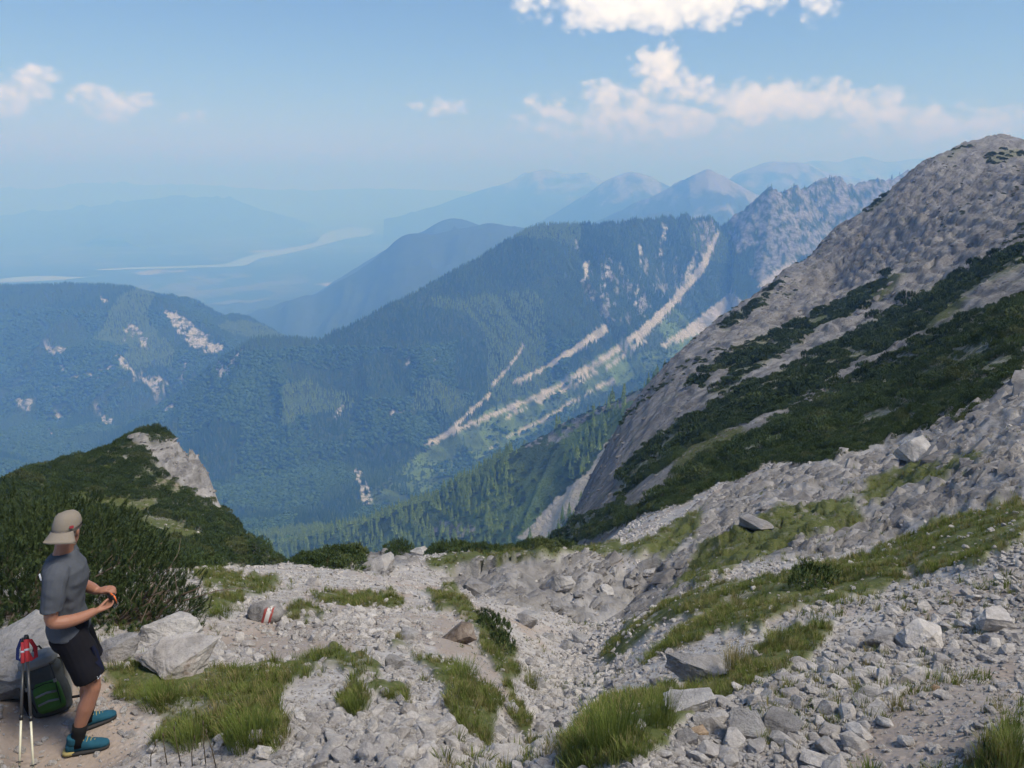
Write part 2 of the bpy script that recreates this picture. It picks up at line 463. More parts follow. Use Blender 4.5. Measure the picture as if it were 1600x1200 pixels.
PINE_UPPER = [[(1090, 580), (1180, 532), (1250, 502), (1330, 458), (1390, 430), (1380, 452), (1320, 495), (1270, 520), (1200, 565), (1130, 612), (1105, 618), (1150, 578)], [(1120, 515), (1200, 455), (1232, 428), (1185, 482), (1135, 515)],
              [(1080, 590), (1110, 590), (1100, 605), (1078, 600)], [(1540, 240), (1600, 228), (1600, 245), (1550, 262)], [(1340, 340), (1400, 290), (1380, 318)], [(1460, 250), (1500, 230), (1530, 222), (1480, 245)]]
PINE_HEDGE = [[(475, 888), (490, 855), (530, 840), (640, 843), (860, 850), (850, 862), (660, 862), (560, 868), (545, 892)], [(856, 850), (900, 815), (960, 788), (1010, 792), (985, 812), (920, 842), (880, 858)]]
PINE_KNOLL = [[(-450, 770), (-60, 735), (0, 725), (60, 712), (130, 690), (190, 675), (235, 715), (262, 748), (300, 770), (345, 800), (432, 872), (440, 888), (350, 880), (300, 890), (200, 885), (60, 880), (-450, 890)], [(180, 685), (200, 668), (240, 668), (270, 690), (240, 695)]]
def pmask(px, py, polys, wob=6.0, sc=14.0, seed=3):
    w = fbm(px / sc, py / sc, 3, seed) * wob; w2 = fbm(px / sc + 50, py / sc, 3, seed + 5) * wob
    m = np.zeros(np.shape(px), bool)
    for p in polys: m |= inpoly(px + w, py + w2, p)
    return m.astype(float)

def near_masks(x, y, z):
    px, py = pix(np.stack([x, y, z], -1))
    r = np.hypot(x, y)
    spur = (px > 780) & (r > 62)
    near = (r < 62)
    rock = np.where(near | (px < 460), pmask(px, py, ROCK, 8), 0)
    grass = np.where(near | (px < 460) | (px > 1050), pmask(px, py, GRASS, 10, 12, 9), 0)
    soil = np.where(near, pmask(px, py, SOIL, 12, 16, 21), 0)
    pine = np.where(spur | near, np.maximum(pmask(px, py, PINE_SLOPE + PINE_HEDGE, 7, 12, 31), 0), 0)
    pine = np.maximum(pine, np.where((r > 100) & (px > 1000), pmask(px, py, PINE_UPPER, 6, 9, 33), 0))
    kn = np.where((r > 20) & (px < 470), pmask(px, py, PINE_KNOLL, 4, 12, 35), 0)
    bald = (fbm(x / 5, y / 5, 4, 37) > .30) & (r > 36) & (py > 715) & (px < 330)
    pine = np.maximum(pine, kn * (1 - bald)); grass = np.maximum(grass, kn * bald)
    cliff = np.where((r > 62) & (px > 780), 1.0, 0) * (1 - pine)
    outside = (px > 1640) | (py < -50)
    cliff = np.where(outside & (r > 40), 1.0, cliff)
    return rock, grass, soil, pine, cliff

NA, NR = 600, 900
_az = np.concatenate([np.linspace(-80, -37, 40)[:-1], np.linspace(-37, 37, NA - 110), np.linspace(37, 125, 72)[1:]])
_rr = np.exp(np.linspace(math.log(.8), math.log(720), NR))
AZ, RR = np.meshgrid(np.radians(_az), _rr, indexing='ij')
X, Y = RR * np.sin(AZ), RR * np.cos(AZ)
Z0 = base_height(X, Y)
def blur(a, k=1):
    for _ in range(k):
        b = np.pad(a, 1, mode='edge')
        a = (b[1:-1, 1:-1] * 4 + b[:-2, 1:-1] * 2 + b[2:, 1:-1] * 2 + b[1:-1, :-2] * 2 + b[1:-1, 2:] * 2 + b[:-2, :-2] + b[2:, 2:] + b[:-2, 2:] + b[2:, :-2]) / 16
    return a
rock, grass, soil, pine, cliff = near_masks(X, Y, Z0)
rockS, grassS, soilS, pineS, cliffS = [blur(a, 2) for a in (rock, grass, soil, pine, cliff)]
r2 = RR
# broad lumps, gullies
D = fbm(X / 4.0, Y / 4.0, 4, 40) * .16 * np.clip(r2 / 5, .3, 1.6)
D += fbm(X / 1.1, Y / 1.1, 4, 44) * .05 * np.clip(r2 / 4, .5, 2)
# crags: stepped, tilted limestone beds in outcrops
def beds(x, y, z, size, seed):
    t = (z * 1.0 + x * .55 - y * .12) / size + fbm(x / size / 2.5, y / size / 2.5, 4, seed) * .9
    fr = t - np.floor(t)
    return (np.floor(t) + sstep(.55, .95, fr) - t) * size
AL, AC = X * .92 + Y * .39, Y * .92 - X * .39          # along and across the rock beds
_wp = fbm(X / 3, Y / 3, 3, 49) * .8
_ra = np.clip(r2 / 18, .3, 1.25)
_fx, _fy = fbm(X / 1.1, Y / 1.1, 3, 47) * .35, fbm(X / 1.1 + 9, Y / 1.1, 3, 48) * .35
D += rockS * facets(AL / 3.6 + _fx, AC / 1.5 + _fy, 50) * .24 * _ra
D += rockS * facets(AL / 1.15 + _fx, AC / .62 + _fy, 56) * .13 * _ra
D += rockS * facets(AL / .5 + _fx, AC / .34 + _fy, 58) * .06 * _ra
D += rockS * beds(X, Y, Z0, .8, 52) * .25 * np.clip(r2 / 20, .2, 1)
D += grassS * (1 - rockS) * (.05 + .06 * fbm(X / .5, Y / .5, 3, 60)) * np.clip(r2 / 6, .5, 2)
# cliffs of the spur: ribs running down the slope, beds crossing them
k = np.clip((r2 - 62) / 60, 0, 1) * cliffS
ribs = fbm((X - .35 * Y) / 16, (X * .35 + Y) / 42, 6, 70, .55, True) - .5
crag = fbm((X - .3 * Y) / 6.5, (Y + .3 * X) / 11, 6, 74, .6, True) - .5
_cd = segdist(X, Y, [at(*p) for p in CREST])[0]
edge = np.clip(r2 / 300, .2, 1) * (.40 + .60 * sstep(3, 45, _cd))
_gx, _gy = fbm(X / 14, Y / 14, 3, 71) * .4, fbm(X / 14 + 7, Y / 14, 3, 72) * .4
LL, LC = X * .82 + Y * .57, Y * .82 - X * .57          # along and across the beds of the spur
D += k * (ribs * 4.5 + facets(LL / 34 + _gx, LC / 6.0 + _gy, 60) * 1.7 + facets(LL / 13 + _gx, LC / 2.6 + _gy, 64) * .95 + facets(LL / 5 + _gy, LC / 1.6 + _gx, 68) * .45) * edge
D += k * beds(X, Y, Z0, 5.0, 76) * .5 * edge
D += (1 - cliffS) * np.clip((r2 - 40) / 60, 0, 1) * fbm(X / 12, Y / 12, 5, 80) * 1.2
D += np.where((RR > 30) & (AZ < -.25), rockS * (facets(X / 2.6 + _fx, Y / 3.4 + _fy, 90) * 1.3 + facets(X / .9 + _fx, Y / 1.3, 94) * .5), 0)
_gd = segdist(X, Y, [at(*p) for p in [(770, 1195, 3.5), (810, 1140, 4.6), (850, 1080, 6.2), (890, 1010, 10), (905, 950, 15.5), (940, 912, 21.5), (1030, 890, 25)]])[0]
D -= np.clip(.075 * r2, .15, 1.15) * np.exp(-(_gd / np.clip(.095 * r2, .3, 1.9)) ** 2) * (r2 < 60)      # the gully
D *= sstep(.8, 2.2, r2)
ZN = Z0 + D
MAN_XY = at(140, 1186, 4.95)[:2]                          # the hiker stands on a trodden level spot
_md = np.hypot(X - MAN_XY[0], Y - MAN_XY[1]); _mw = 1 - sstep(.32, .75, _md)
ZN = ZN * (1 - _mw) + (float(base_height(np.array(MAN_XY[0]), np.array(MAN_XY[1])))) * _mw
def ground_z(x, y):
    """height of the near terrain mesh at x, y (bilinear on the polar grid)"""
    x, y = np.asarray(x, float), np.asarray(y, float)
    a = np.degrees(np.arctan2(x, y)); r = np.hypot(x, y)
    fa = np.interp(a, _az, np.arange(len(_az)))
    fr = np.clip((np.log(np.maximum(r, .8)) - math.log(.8)) / (math.log(720) - math.log(.8)) * (NR - 1), 0, NR - 1.001)
    fa = np.clip(fa, 0, len(_az) - 1.001)
    i, j = fa.astype(int), fr.astype(int); u, v = fa - i, fr - j
    return (ZN[i, j] * (1 - u) + ZN[i + 1, j] * u) * (1 - v) + (ZN[i, j + 1] * (1 - u) + ZN[i + 1, j + 1] * u) * v
def ground_hit(px, py, lo=1.2, hi=600.0, n=2400):
    """first point of the near terrain seen at a photograph pixel"""
    Ys = np.exp(np.linspace(math.log(lo), math.log(hi), n))
    P = np.array([at(px, py, q) for q in (1.0,)])[0]
    xs, zs = P[0] * Ys, P[2] * Ys
    g = ground_z(xs, Ys)
    b = np.nonzero(zs <= g)[0]
    i = b[0] if len(b) else n - 1
    return Vector((xs[i], Ys[i], g[i]))

# ------------------------------------------------------------------ middle distance: forested mountains, r = 240 .. 5000 m
def P3(l): return [at(*p) for p in l]
R_FOREST = P3([(290, 610, 2080), (345, 562, 2060), (395, 529, 2050), (450, 528, 2080), (500, 531, 2100), (560, 503, 2150), (640, 463, 2250), (740, 409, 2400), (790, 378, 2470), (840, 353, 2550), (900, 352, 2600), (950, 350, 2650), (990, 344, 2700), (1040, 346, 2750), (1075, 338, 2780), (1110, 338, 2800), (1128, 354, 2830), (1160, 327, 2810), (1190, 302, 2760), (1205, 294, 2750), (1228, 296, 2800), (1250, 292, 2900), (1275, 282, 2950), (1300, 273, 3000), (1325, 284, 3050), (1350, 283, 3080), (1370, 281, 3100), (1400, 275, 3150), (1430, 264, 3200), (1520, 250, 3400), (1700, 240, 3500)])
R_RIB = P3([(1205, 294, 2750), (1213, 330, 2690), (1232, 380, 2630), (1245, 420, 2560)])
R_LEFT = P3([(-320, 420, 3100), (-150, 440, 3000), (0, 447, 2900), (120, 446, 2850), (200, 449, 2800), (255, 468, 2720), (300, 495, 2650), (340, 522, 2580), (372, 549, 2500), (385, 580, 2420)])
R_NEAR = P3([(1100, 545, 700), (1040, 586, 720), (960, 627, 750), (880, 663, 780), (800, 708, 800), (700, 768, 830), (600, 808, 870), (500, 836, 920), (420, 850, 1000)])
R_LOWL = P3([(-300, 640, 1500), (-100, 690, 1550), (60, 745, 1600), (200, 790, 1500)])
def crest_z(pts, par):
    z = np.array([p[2] for p in pts]); i = np.clip(par.astype(int), 0, len(pts) - 2); t = par - i
    return z[i] * (1 - t) + z[i + 1] * t
def arclen(pts):
    return np.concatenate([[0], np.cumsum([math.hypot(pts[i + 1][0] - pts[i][0], pts[i + 1][1] - pts[i][1]) for i in range(len(pts) - 1)])])
def mid_height(x, y):
    out = []
    # forested ridge, cliffs towards its right end
    d, p, s = segdist(x, y, R_FOREST); zc = crest_z(R_FOREST, p)
    sl = np.interp(p, np.arange(len(R_FOREST)), arclen(R_FOREST))
    cl = sstep(9.5, 13, p)
    d2 = d
    gul = fbm(sl / 170, d / 700, 4, 110, .5, True) - .5
    gul2 = fbm(sl / 60, d / 260, 4, 117, .5, True) - .5
    prof = (1 - cl) * (.66 * d2 - 34 * sstep(60, 1100, d2) * 0) + cl * np.where(d2 < 210, 1.25 * d2, 262 + .60 * (d2 - 210))
    ampl = sstep(0, 220, d) * (1 - .6 * sstep(500, 1100, d))
    jag = cl * (fbm(sl / 38, sl * 0 + 3, 5, 121, .62) * 30)
    z = zc + jag * np.exp(-d / 60) - prof + gul * 95 * ampl + gul2 * (26 + 40 * cl) * ampl
    out.append(np.where(s > 0, zc + jag - .7 * d, z))
    d, p, s = segdist(x, y, R_RIB)
    out.append(crest_z(R_RIB, p) - 1.5 * d + (fbm(x / 40, y / 40, 4, 130, .5, True) - .5) * 24 * sstep(0, 40, d))
    d, p, s = segdist(x, y, R_LEFT)
    sl = np.interp(p, np.arange(len(R_LEFT)), arclen(R_LEFT))
    am = sstep(0, 260, d)
    out.append(crest_z(R_LEFT, p) - .50 * d + (fbm(sl / 260, d / 700, 5, 140, .5, True) - .5) * 150 * am + (fbm(sl / 90, d / 200, 4, 144, .5, True) - .5) * 34 * am)
    d, p, s = segdist(x, y, R_NEAR)
    slope = np.where(s > 0, .80, .34)
    out.append(crest_z(R_NEAR, p) - slope * d + (fbm(x / 60, y / 60, 5, 150) * 9 + (fbm(x / 34, y / 50, 4, 154, .5, True) - .5) * 9) * sstep(0, 30, d))
    d, p, s = segdist(x, y, R_LOWL)
    out.append(crest_z(R_LOWL, p) - .45 * d + (fbm(x / 150, y / 150, 4, 160, .5, True) - .5) * 50 * sstep(0, 80, d))
    out.append(-560 - .05 * y + fbm(x / 120, y / 120, 4, 170) * 16)
    z = out[0]
    for o in out[1:]:
        h = np.clip(.5 + .5 * (z - o) / 26, 0, 1)                 # rounded where slopes meet
        z = o * (1 - h) + z * h + 26 * h * (1 - h) * .5
    return z
MA, MR = 560, 760
_maz = np.concatenate([np.linspace(-60, -37, 20)[:-1], np.linspace(-37, 37, MA - 40), np.linspace(37, 60, 22)[1:]])
_mrr = np.exp(np.linspace(math.log(330), math.log(3900), MR))
MAZ, MRR = np.meshgrid(np.radians(_maz), _mrr, indexing='ij')
MX, MY = MRR * np.sin(MAZ), MRR * np.cos(MAZ)
MZ = mid_height(MX, MY)
MZ = MZ + fbm(MX / 30, MY / 30, 4, 180) * 4
def mid_z(x, y):
    a = np.degrees(np.arctan2(x, y)); r = np.hypot(x, y)
    fa = np.clip(np.interp(a, _maz, np.arange(len(_maz))), 0, len(_maz) - 1.001)
    fr = np.clip((np.log(np.maximum(r, 330)) - math.log(330)) / (math.log(3900) - math.log(330)) * (MR - 1), 0, MR - 1.001)
    i, j = fa.astype(int), fr.astype(int); u, v = fa - i, fr - j
    return (MZ[i, j] * (1 - u) + MZ[i + 1, j] * u) * (1 - v) + (MZ[i, j + 1] * (1 - u) + MZ[i + 1, j + 1] * u) * v
# scree and bare scars, traced on the slopes
def streak(pts, w0, w1):
    """a tapering band along a line of pixels"""
    n = len(pts); A, B = [], []
    for i, (x, y) in enumerate(pts):
        x0, y0 = pts[max(i - 1, 0)]; x1, y1 = pts[min(i + 1, n - 1)]
        l = math.hypot(x1 - x0, y1 - y0); nx, ny = -(y1 - y0) / l, (x1 - x0) / l
        w = (w0 + (w1 - w0) * i / (n - 1)) / 2
        A.append((x + nx * w, y + ny * w)); B.append((x - nx * w, y - ny * w))
    return A + B[::-1]
SCREE = [streak([(1120, 365), (1105, 405), (1085, 435), (1050, 475), (1020, 505), (990, 530)], 10, 16), streak([(1000, 520), (930, 570), (870, 605), (790, 640), (740, 660), (700, 680), (665, 698)], 10, 5), streak([(1010, 530), (960, 565), (900, 600), (840, 630)], 6, 4),
         streak([(950, 512), (900, 545), (850, 578), (800, 600)], 14, 6), [(1030, 543), (1060, 520), (1100, 490), (1140, 458), (1160, 470), (1190, 460), (1180, 480), (1120, 510), (1060, 535)], [(1180, 450), (1210, 425), (1250, 400), (1240, 415), (1200, 452)],
         streak([(820, 540), (795, 575), (768, 605)], 5, 8), streak([(770, 615), (735, 645), (700, 675), (660, 700)], 7, 6), streak([(960, 590), (910, 620), (860, 650), (800, 680)], 5, 4), streak([(880, 600), (830, 632), (790, 655)], 4, 3), streak([(825, 665), (790, 685), (765, 702)], 3, 2)]
SCAR = [streak([(557, 733), (562, 748), (569, 762), (572, 778), (573, 790)], 11, 14), [(248, 485), (275, 488), (300, 505), (330, 530), (360, 548), (340, 553), (310, 552), (285, 530), (262, 500)], [(200, 505), (215, 510), (232, 530), (226, 555), (218, 535), (205, 525), (190, 540)], [(175, 545), (200, 565), (215, 590), (240, 588), (262, 598), (256, 616), (225, 600), (190, 575)],
        [(335, 570), (345, 565), (354, 580), (345, 598)], streak([(380, 545), (365, 565), (352, 585)], 6, 4), [(15, 622), (60, 626), (45, 642), (28, 634)], [(80, 645), (115, 658), (90, 656)], [(148, 645), (180, 658), (165, 664)], [(0, 680), (28, 694), (10, 690)], [(65, 700), (95, 712), (75, 708)],
        streak([(75, 670), (90, 695)], 5, 3), [(68, 540), (110, 545), (95, 555), (72, 552)], streak([(75, 612), (100, 600)], 8, 6), streak([(115, 590), (145, 585), (180, 572)], 6, 4), streak([(90, 570), (115, 592)], 4, 3), [(155, 462), (170, 470), (160, 476)],
        streak([(292, 560), (284, 600)], 5, 5), streak([(268, 632), (258, 645)], 6, 4), streak([(636, 556), (638, 572)], 5, 5), streak([(682, 560), (680, 572)], 5, 5), [(612, 644), (632, 642), (628, 650), (614, 650)], streak([(535, 634), (522, 655)], 5, 3), [(668, 622), (678, 626), (672, 632)],
        streak([(918, 408), (912, 440), (925, 470)], 9, 7), streak([(950, 410), (945, 450)], 6, 4), streak([(998, 440), (992, 480)], 5, 4), streak([(1040, 350), (1030, 400)], 8, 5), streak([(900, 375), (903, 390)], 5, 4), streak([(1000, 380), (1002, 420)], 5, 4), streak([(1085, 400), (1070, 440)], 10, 6)]
ROCKY = [[(1135, 350), (1150, 300), (1205, 255), (1300, 235), (1460, 225), (1440, 300), (1300, 380), (1250, 405), (1190, 450), (1170, 430), (1185, 380), (1150, 400)], [(1085, 350), (1118, 338), (1128, 358), (1110, 395), (1080, 420), (1085, 380)],
         [(900, 420), (960, 400), (1060, 400), (1080, 430), (1000, 500), (930, 500)], [(830, 690), (900, 650), (1000, 605), (1030, 595), (1000, 620), (930, 650), (870, 690), (800, 705)], [(665, 840), (690, 815), (740, 822), (745, 840)], [(690, 720), (720, 705), (740, 712), (700, 728)]]
NSCREE = [[(808, 842), (850, 800), (890, 760), (920, 735), (945, 695), (1000, 640), (1040, 600), (1040, 640), (960, 700), (930, 760), (880, 820), (860, 845)]]
def mid_masks(x, y, z):
    px, py = pix(np.stack([x, y, z], -1)); r = np.hypot(x, y)
    far = r > 1000
    br = fbm(px / 7, py / 7, 3, 200)
    scree = np.where(far, pmask(px, py, SCREE, 3, 8, 190), pmask(px, py, NSCREE, 5, 10, 191))
    scar = np.where(far, pmask(px, py, SCAR, 4, 6, 195), 0) * (br > -.35)
    vst = fbm(px / 5, py / 30, 4, 203)
    rk = np.where(far, np.maximum(pmask(px, py, ROCKY[:2], 8, 14, 197), pmask(px, py, ROCKY[2:3], 14, 22, 196) * (vst > .10)), pmask(px, py, ROCKY[3:], 6, 10, 198)) * (br > -.12)
    meadow = np.where(far & inpoly(px, py, [(1130, 520), (900, 640), (620, 800), (560, 790), (640, 720), (760, 640), (900, 580), (1050, 480)]), 1.0, 0)
    meadow = np.where(r < 1080, .75, meadow)
    return scree, scar, rk, meadow

# ------------------------------------------------------------------ far ranges and the plain
PLAIN_Z = -1020.0
def ridge_mesh(name, pts, width, slope, amp, step, seed, base=PLAIN_Z - 30, rows=46):
    """a mountain range: crest line with ribbed flanks on both sides"""
    pts = P3(pts); L = arclen(pts); n = int(L[-1] / step) + 2
    s = np.linspace(0, L[-1], n)
    cx, cy, cz = [np.interp(s, L, [p[i] for p in pts]) for i in range(3)]
    for _ in range(3):
        cx[1:-1] = (cx[:-2] + cx[2:]) / 2; cy[1:-1] = (cy[:-2] + cy[2:]) / 2
        cz[1:-1] = cz[1:-1] * .5 + (cz[:-2] + cz[2:]) / 4
    tx, ty = np.gradient(cx), np.gradient(cy); l = np.hypot(tx, ty); nx, ny = -ty / l, tx / l
    # a single smooth cross direction keeps the flanks from folding
    mx, my = nx.mean(), ny.mean(); ml = math.hypot(mx, my); mx, my = mx / ml, my / ml
    v = np.linspace(-1, 1, rows * 2 + 1); v = np.sign(v) * np.abs(v) ** 1.35
    Dd = v[None, :] * width
    S = s[:, None] + 0 * Dd
    ad = np.abs(Dd)
    sd = np.sign(Dd) * 31.0
    z = cz[:, None] - slope * ad * (1 - .25 * ad / width)
    g = fbm(S / (amp * 3.0) + sd, ad / (amp * 9) + sd, 5, seed, .55, True) - .5
    z = z + (g * 1.5 - .12) * amp * np.clip(ad / (amp * .8), 0, 1)
    z = z + fbm(S / (amp * .9), Dd / (amp * .9), 4, seed + 3) * amp * .10
    z = np.maximum(z, base + 0 * z)
    V = np.stack([cx[:, None] + mx * Dd, cy[:, None] + my * Dd, z], -1)
    return mesh_np(name, V.reshape(-1, 3), grid_quads(n, rows * 2 + 1))

# ------------------------------------------------------------------ ground materials
def m_ground():
    m = Mat('limestone_ground', .95, .15)
    g, so, rk, cl, pn = [m.attr(a) for a in ('grass', 'soil', 'rock', 'cliff', 'pine')]
    o = m.obj()
    big = m.noise(.35, 6); mid = m.noise(2.2, 8, .6); fine = m.noise(22, 8, .65)
    lime = m.mix(m.ramp(mid, .3, .7), (.31, .290, .278), (.49, .468, .452))
    lime = m.mix(m.ramp(fine, .35, .65), m.mix(.5, lime, (.24, .225, .22)), lime)
    peb = m.voro(16, feature='F1', out='Color'); pebh = m.voro(16)
    lime = m.mix(m.math('MULTIPLY', m.ramp(pebh, .5, .1), .55), lime, m.mix(m.n('ShaderNodeSeparateColor', {'Color': peb}).outputs[0], (.34, .32, .31), (.56, .545, .54)))
    lime = m.mix(m.ramp(m.math('ADD', big, m.math('MULTIPLY', fine, .35)), .66, .86), lime, (.33, .265, .22))
    soilc = m.mix(fine, (.20, .155, .125), (.36, .305, .265))
    col = m.mix(m.math('MULTIPLY', so, m.ramp(m.math('ADD', mid, m.math('MULTIPLY', fine, .4)), .45, .85, .25, .9)), lime, soilc)
    # bedrock: bedded grey limestone with darker lichen and ochre stains
    wv = m.scaled(o, (.9, .45, 2.2))
    bed = m.noise(.8, 10, .68, vec=wv, dist=.6)
    rkc = m.mix(m.ramp(bed, .32, .68), (.13, .126, .126), (.33, .32, .318))
    rkc = m.mix(m.ramp(m.noise(3.2, 6, .6), .55, .75), rkc, (.26, .24, .225))
    col = m.mix(rk, col, rkc)
    wc = m.scaled(o, (.10, .05, .16))
    cb = m.noise(1.0, 11, .68, vec=wc, dist=.5); cf = m.noise(.28, 10, .7)
    cc = m.mix(m.ramp(cb, .34, .66), (.125, .122, .125), (.255, .248, .25))
    cc = m.mix(m.ramp(cf, .42, .66), cc, (.30, .293, .295))
    cc = m.mix(m.ramp(m.noise(.05, 8, .6), .56, .70), cc, (.19, .18, .172))
    cc = m.mix(m.math('MULTIPLY', m.ramp(m.noise(.16, 9, .7), .57, .64), .8), cc, (.075, .095, .04))
    cc = m.mix(m.math('MULTIPLY', m.ramp(m.noise(.42, 10, .72, vec=m.scaled(o, (1, .35, .6))), .50, .62), .6), cc, (.085, .08, .082))
    e1 = (Vector(at(1500, 232, 400)) - Vector(at(1050, 592, 285))).normalized(); e2 = Vector((e1.y, -e1.x, 0)).normalized(); e3 = e1.cross(e2)
    cmb = m.n('ShaderNodeCombineXYZ')
    for q, (e, k) in enumerate(((e1, .02), (e2, .34), (e3, .34))):
        dn = m.n('ShaderNodeVectorMath', operation='DOT_PRODUCT'); m.set(dn.inputs[0], o); dn.inputs[1].default_value = tuple(e * k)
        m.nt.links.new(dn.outputs['Value'], cmb.inputs[q])
    strata = m.noise(1.0, 9, .66, vec=cmb.outputs[0], dist=.3)
    cc = m.mix(m.ramp(strata, .40, .62), m.mix(.55, cc, (.12, .115, .118)), m.mix(.45, cc, (.30, .296, .300)))
    col = m.mix(cl, col, cc)
    gr = m.mix(m.noise(5, 6), (.050, .070, .022), (.105, .118, .040))
    gr = m.mix(m.ramp(fine, .5, .75), gr, (.19, .165, .09))
    gm = m.math('MULTIPLY', g, m.ramp(m.math('ADD', mid, m.math('MULTIPLY', fine, .3)), .42, .62, .12, 1.0))
    col = m.mix(gm, col, gr)
    col = m.mix(m.math('MULTIPLY', pn, m.ramp(mid, .35, .6, .35, 1.0)), col, (.055, .07, .025))
    m.color(col)
    h = m.math('ADD', m.math('MULTIPLY', fine, .5), m.math('ADD', m.math('MULTIPLY', mid, 1.0), m.math('MULTIPLY', m.ramp(pebh, .5, 0), .35)))
    q = m.n('ShaderNodeBump', {'Height': h, 'Strength': .55, 'Distance': .05})
    h2 = m.math('ADD', m.math('ADD', cb, m.math('MULTIPLY', cf, .5)), m.math('MULTIPLY', strata, 1.0))
    q2 = m.n('ShaderNodeBump', {'Height': h2, 'Strength': m.math('MULTIPLY', cl, .9), 'Distance': 2.2, 'Normal': q.outputs[0]})
    q3 = m.n('ShaderNodeBump', {'Height': bed, 'Strength': m.math('MULTIPLY', rk, .8), 'Distance': .25, 'Normal': q2.outputs[0]})
    m.nt.links.new(q3.outputs[0], m.b.inputs['Normal'])
    return m.m
def m_mid():
    m = Mat('forested_slope', .95, .1)
    sc, sr, rk, md = [m.attr(a) for a in ('scree', 'scar', 'rocky', 'meadow')]
    n1 = m.noise(.012, 6); n2 = m.noise(.07, 7, .6); n3 = m.noise(.4, 6, .6)
    col = m.mix(n2, (.028, .045, .016), (.06, .085, .028))
    col = m.mix(m.math('MULTIPLY', md, m.ramp(n1, .35, .6)), col, m.mix(n2, (.10, .16, .038), (.17, .225, .07)))
    rock = m.mix(m.ramp(m.noise(.05, 9, .68, vec=m.scaled(m.obj(), (1, 1, 2.2))), .34, .66), (.13, .12, .115), (.31, .295, .275))
    col = m.mix(m.math('MULTIPLY', rk, m.ramp(n2, .3, .5)), col, rock)
    scr = m.mix(n3, (.38, .335, .28), (.52, .465, .40))
    col = m.mix(m.math('MULTIPLY', sc, m.ramp(n2, .16, .34)), col, scr)
    col = m.mix(m.math('MULTIPLY', sr, m.ramp(n2, .36, .56)), col, m.mix(n3, (.36, .32, .28), (.56, .52, .47)))
    m.color(col); m.bump(m.math('ADD', n2, m.math('MULTIPLY', n3, .5)), .9, 6.0)
    return m.m
def m_far(name, rocky=.0, dark=(.03, .045, .02), light=(.07, .09, .035)):
    m = Mat(name, .95, .1)
    n2 = m.noise(.004, 9, .62); n3 = m.noise(.02, 8, .65)
    col = m.mix(n3, dark, light)
    if rocky:
        nz = m.n('ShaderNodeSeparateXYZ', {'Vector': m.obj()}).outputs[2]
        up = m.math('ADD', m.ramp(nz, -700, 60), m.math('MULTIPLY', m.math('SUBTRACT', n2, .5), 2.2))
        f = m.ramp(up, .70, 1.05)
        col = m.mix(m.math('MULTIPLY', f, rocky), col, m.mix(n3, (.15, .145, .135), (.33, .31, .285)))
    m.color(col); m.bump(n3, .8, 18.0)
    return m.m
def m_plain():
    m = Mat('valley_fields', .95, .1)
    o = m.gen()
    v = m.scaled(o, (1, .75, 1))
    cell = m.voro(.0042, vec=v, out='Color'); s = m.n('ShaderNodeSeparateColor', {'Color': cell})
    col = m.mix(m.ramp(s.outputs[0], .15, .95), (.04, .07, .025), (.13, .135, .07))
    col = m.mix(m.ramp(m.noise(.00038, 7, .6), .47, .54), col, m.mix(m.noise(.01, 5), (.025, .042, .018), (.05, .07, .03)))
    col = m.mix(m.math('MULTIPLY', m.ramp(m.noise(.0009, 6, .6), .63, .70), .6), col, m.mix(s.outputs[1], (.42, .36, .29), (.50, .46, .42)))
    m.color(col)
    return m.m
M_GROUND, M_MID = m_ground(), m_mid()

ground = link('ground', mesh_np('ground', np.stack([X, Y, ZN], -1).reshape(-1, 3), grid_quads(len(_az), NR)[:, ::-1],
              attrs=dict(grass=grassS.ravel(), soil=blur(soilS, 2).ravel(), rock=rockS.ravel(), cliff=cliffS.ravel(), pine=pineS.ravel())), M_GROUND)
tag(ground, 'pale limestone scree and grass falling away below the path', kind='structure')
_ms = [a.ravel() for a in mid_masks(MX, MY, MZ)]
hills = link('forested_hills', mesh_np('forested_hills', np.stack([MX, MY, MZ], -1).reshape(-1, 3), grid_quads(len(_maz), MR)[:, ::-1],
             attrs=dict(scree=_ms[0], scar=_ms[1], rocky=_ms[2], meadow=_ms[3])), M_MID)
tag(hills, 'blue forested mountain flanks with scree chutes around the valley', kind='structure')

def rng_obj(name, label, pts, w, sl, amp, step, seed, mat, **k):
    o = link(name, ridge_mesh(name, pts, w, sl, amp, step, seed, **k), mat)
    return tag(o, label, kind='structure')
MF1 = m_far('far_forest'); MF2 = m_far('far_limestone', 1.0)
rng_obj('hills', 'dark blue wooded hill with rounded double top beyond the valley', [(230, 520, 5600), (330, 505, 5500), (420, 482, 5350), (500, 455, 5200), (560, 424, 5100), (600, 392, 5050), (628, 368, 5000), (648, 363, 5000), (690, 366, 5050), (735, 352, 5150), (765, 349, 5200), (800, 356, 5300), (900, 352, 5500), (1050, 330, 5700)], 1900, .48, 170, 26, 300, MF1)
rng_obj('hills', 'small pointed blue hill behind the wooded double top', [(430, 500, 6500), (520, 440, 6400), (590, 398, 6300), (640, 372, 6200), (672, 356, 6150), (690, 344, 6150), (708, 339, 6150), (730, 345, 6200), (780, 362, 6300), (860, 370, 6400)], 1500, .5, 120, 30, 310, MF1)
rng_obj('mountain', 'hazy pointed limestone peak with pale right flank', [(860, 372, 7000), (940, 343, 6900), (985, 322, 6800), (1020, 306, 6700), (1050, 291, 6600), (1078, 276, 6500), (1095, 269, 6500), (1106, 262, 6500), (1118, 268, 6520), (1135, 277, 6550), (1165, 294, 6700), (1200, 312, 6800), (1300, 330, 7000)], 2100, .62, 200, 28, 320, MF2)
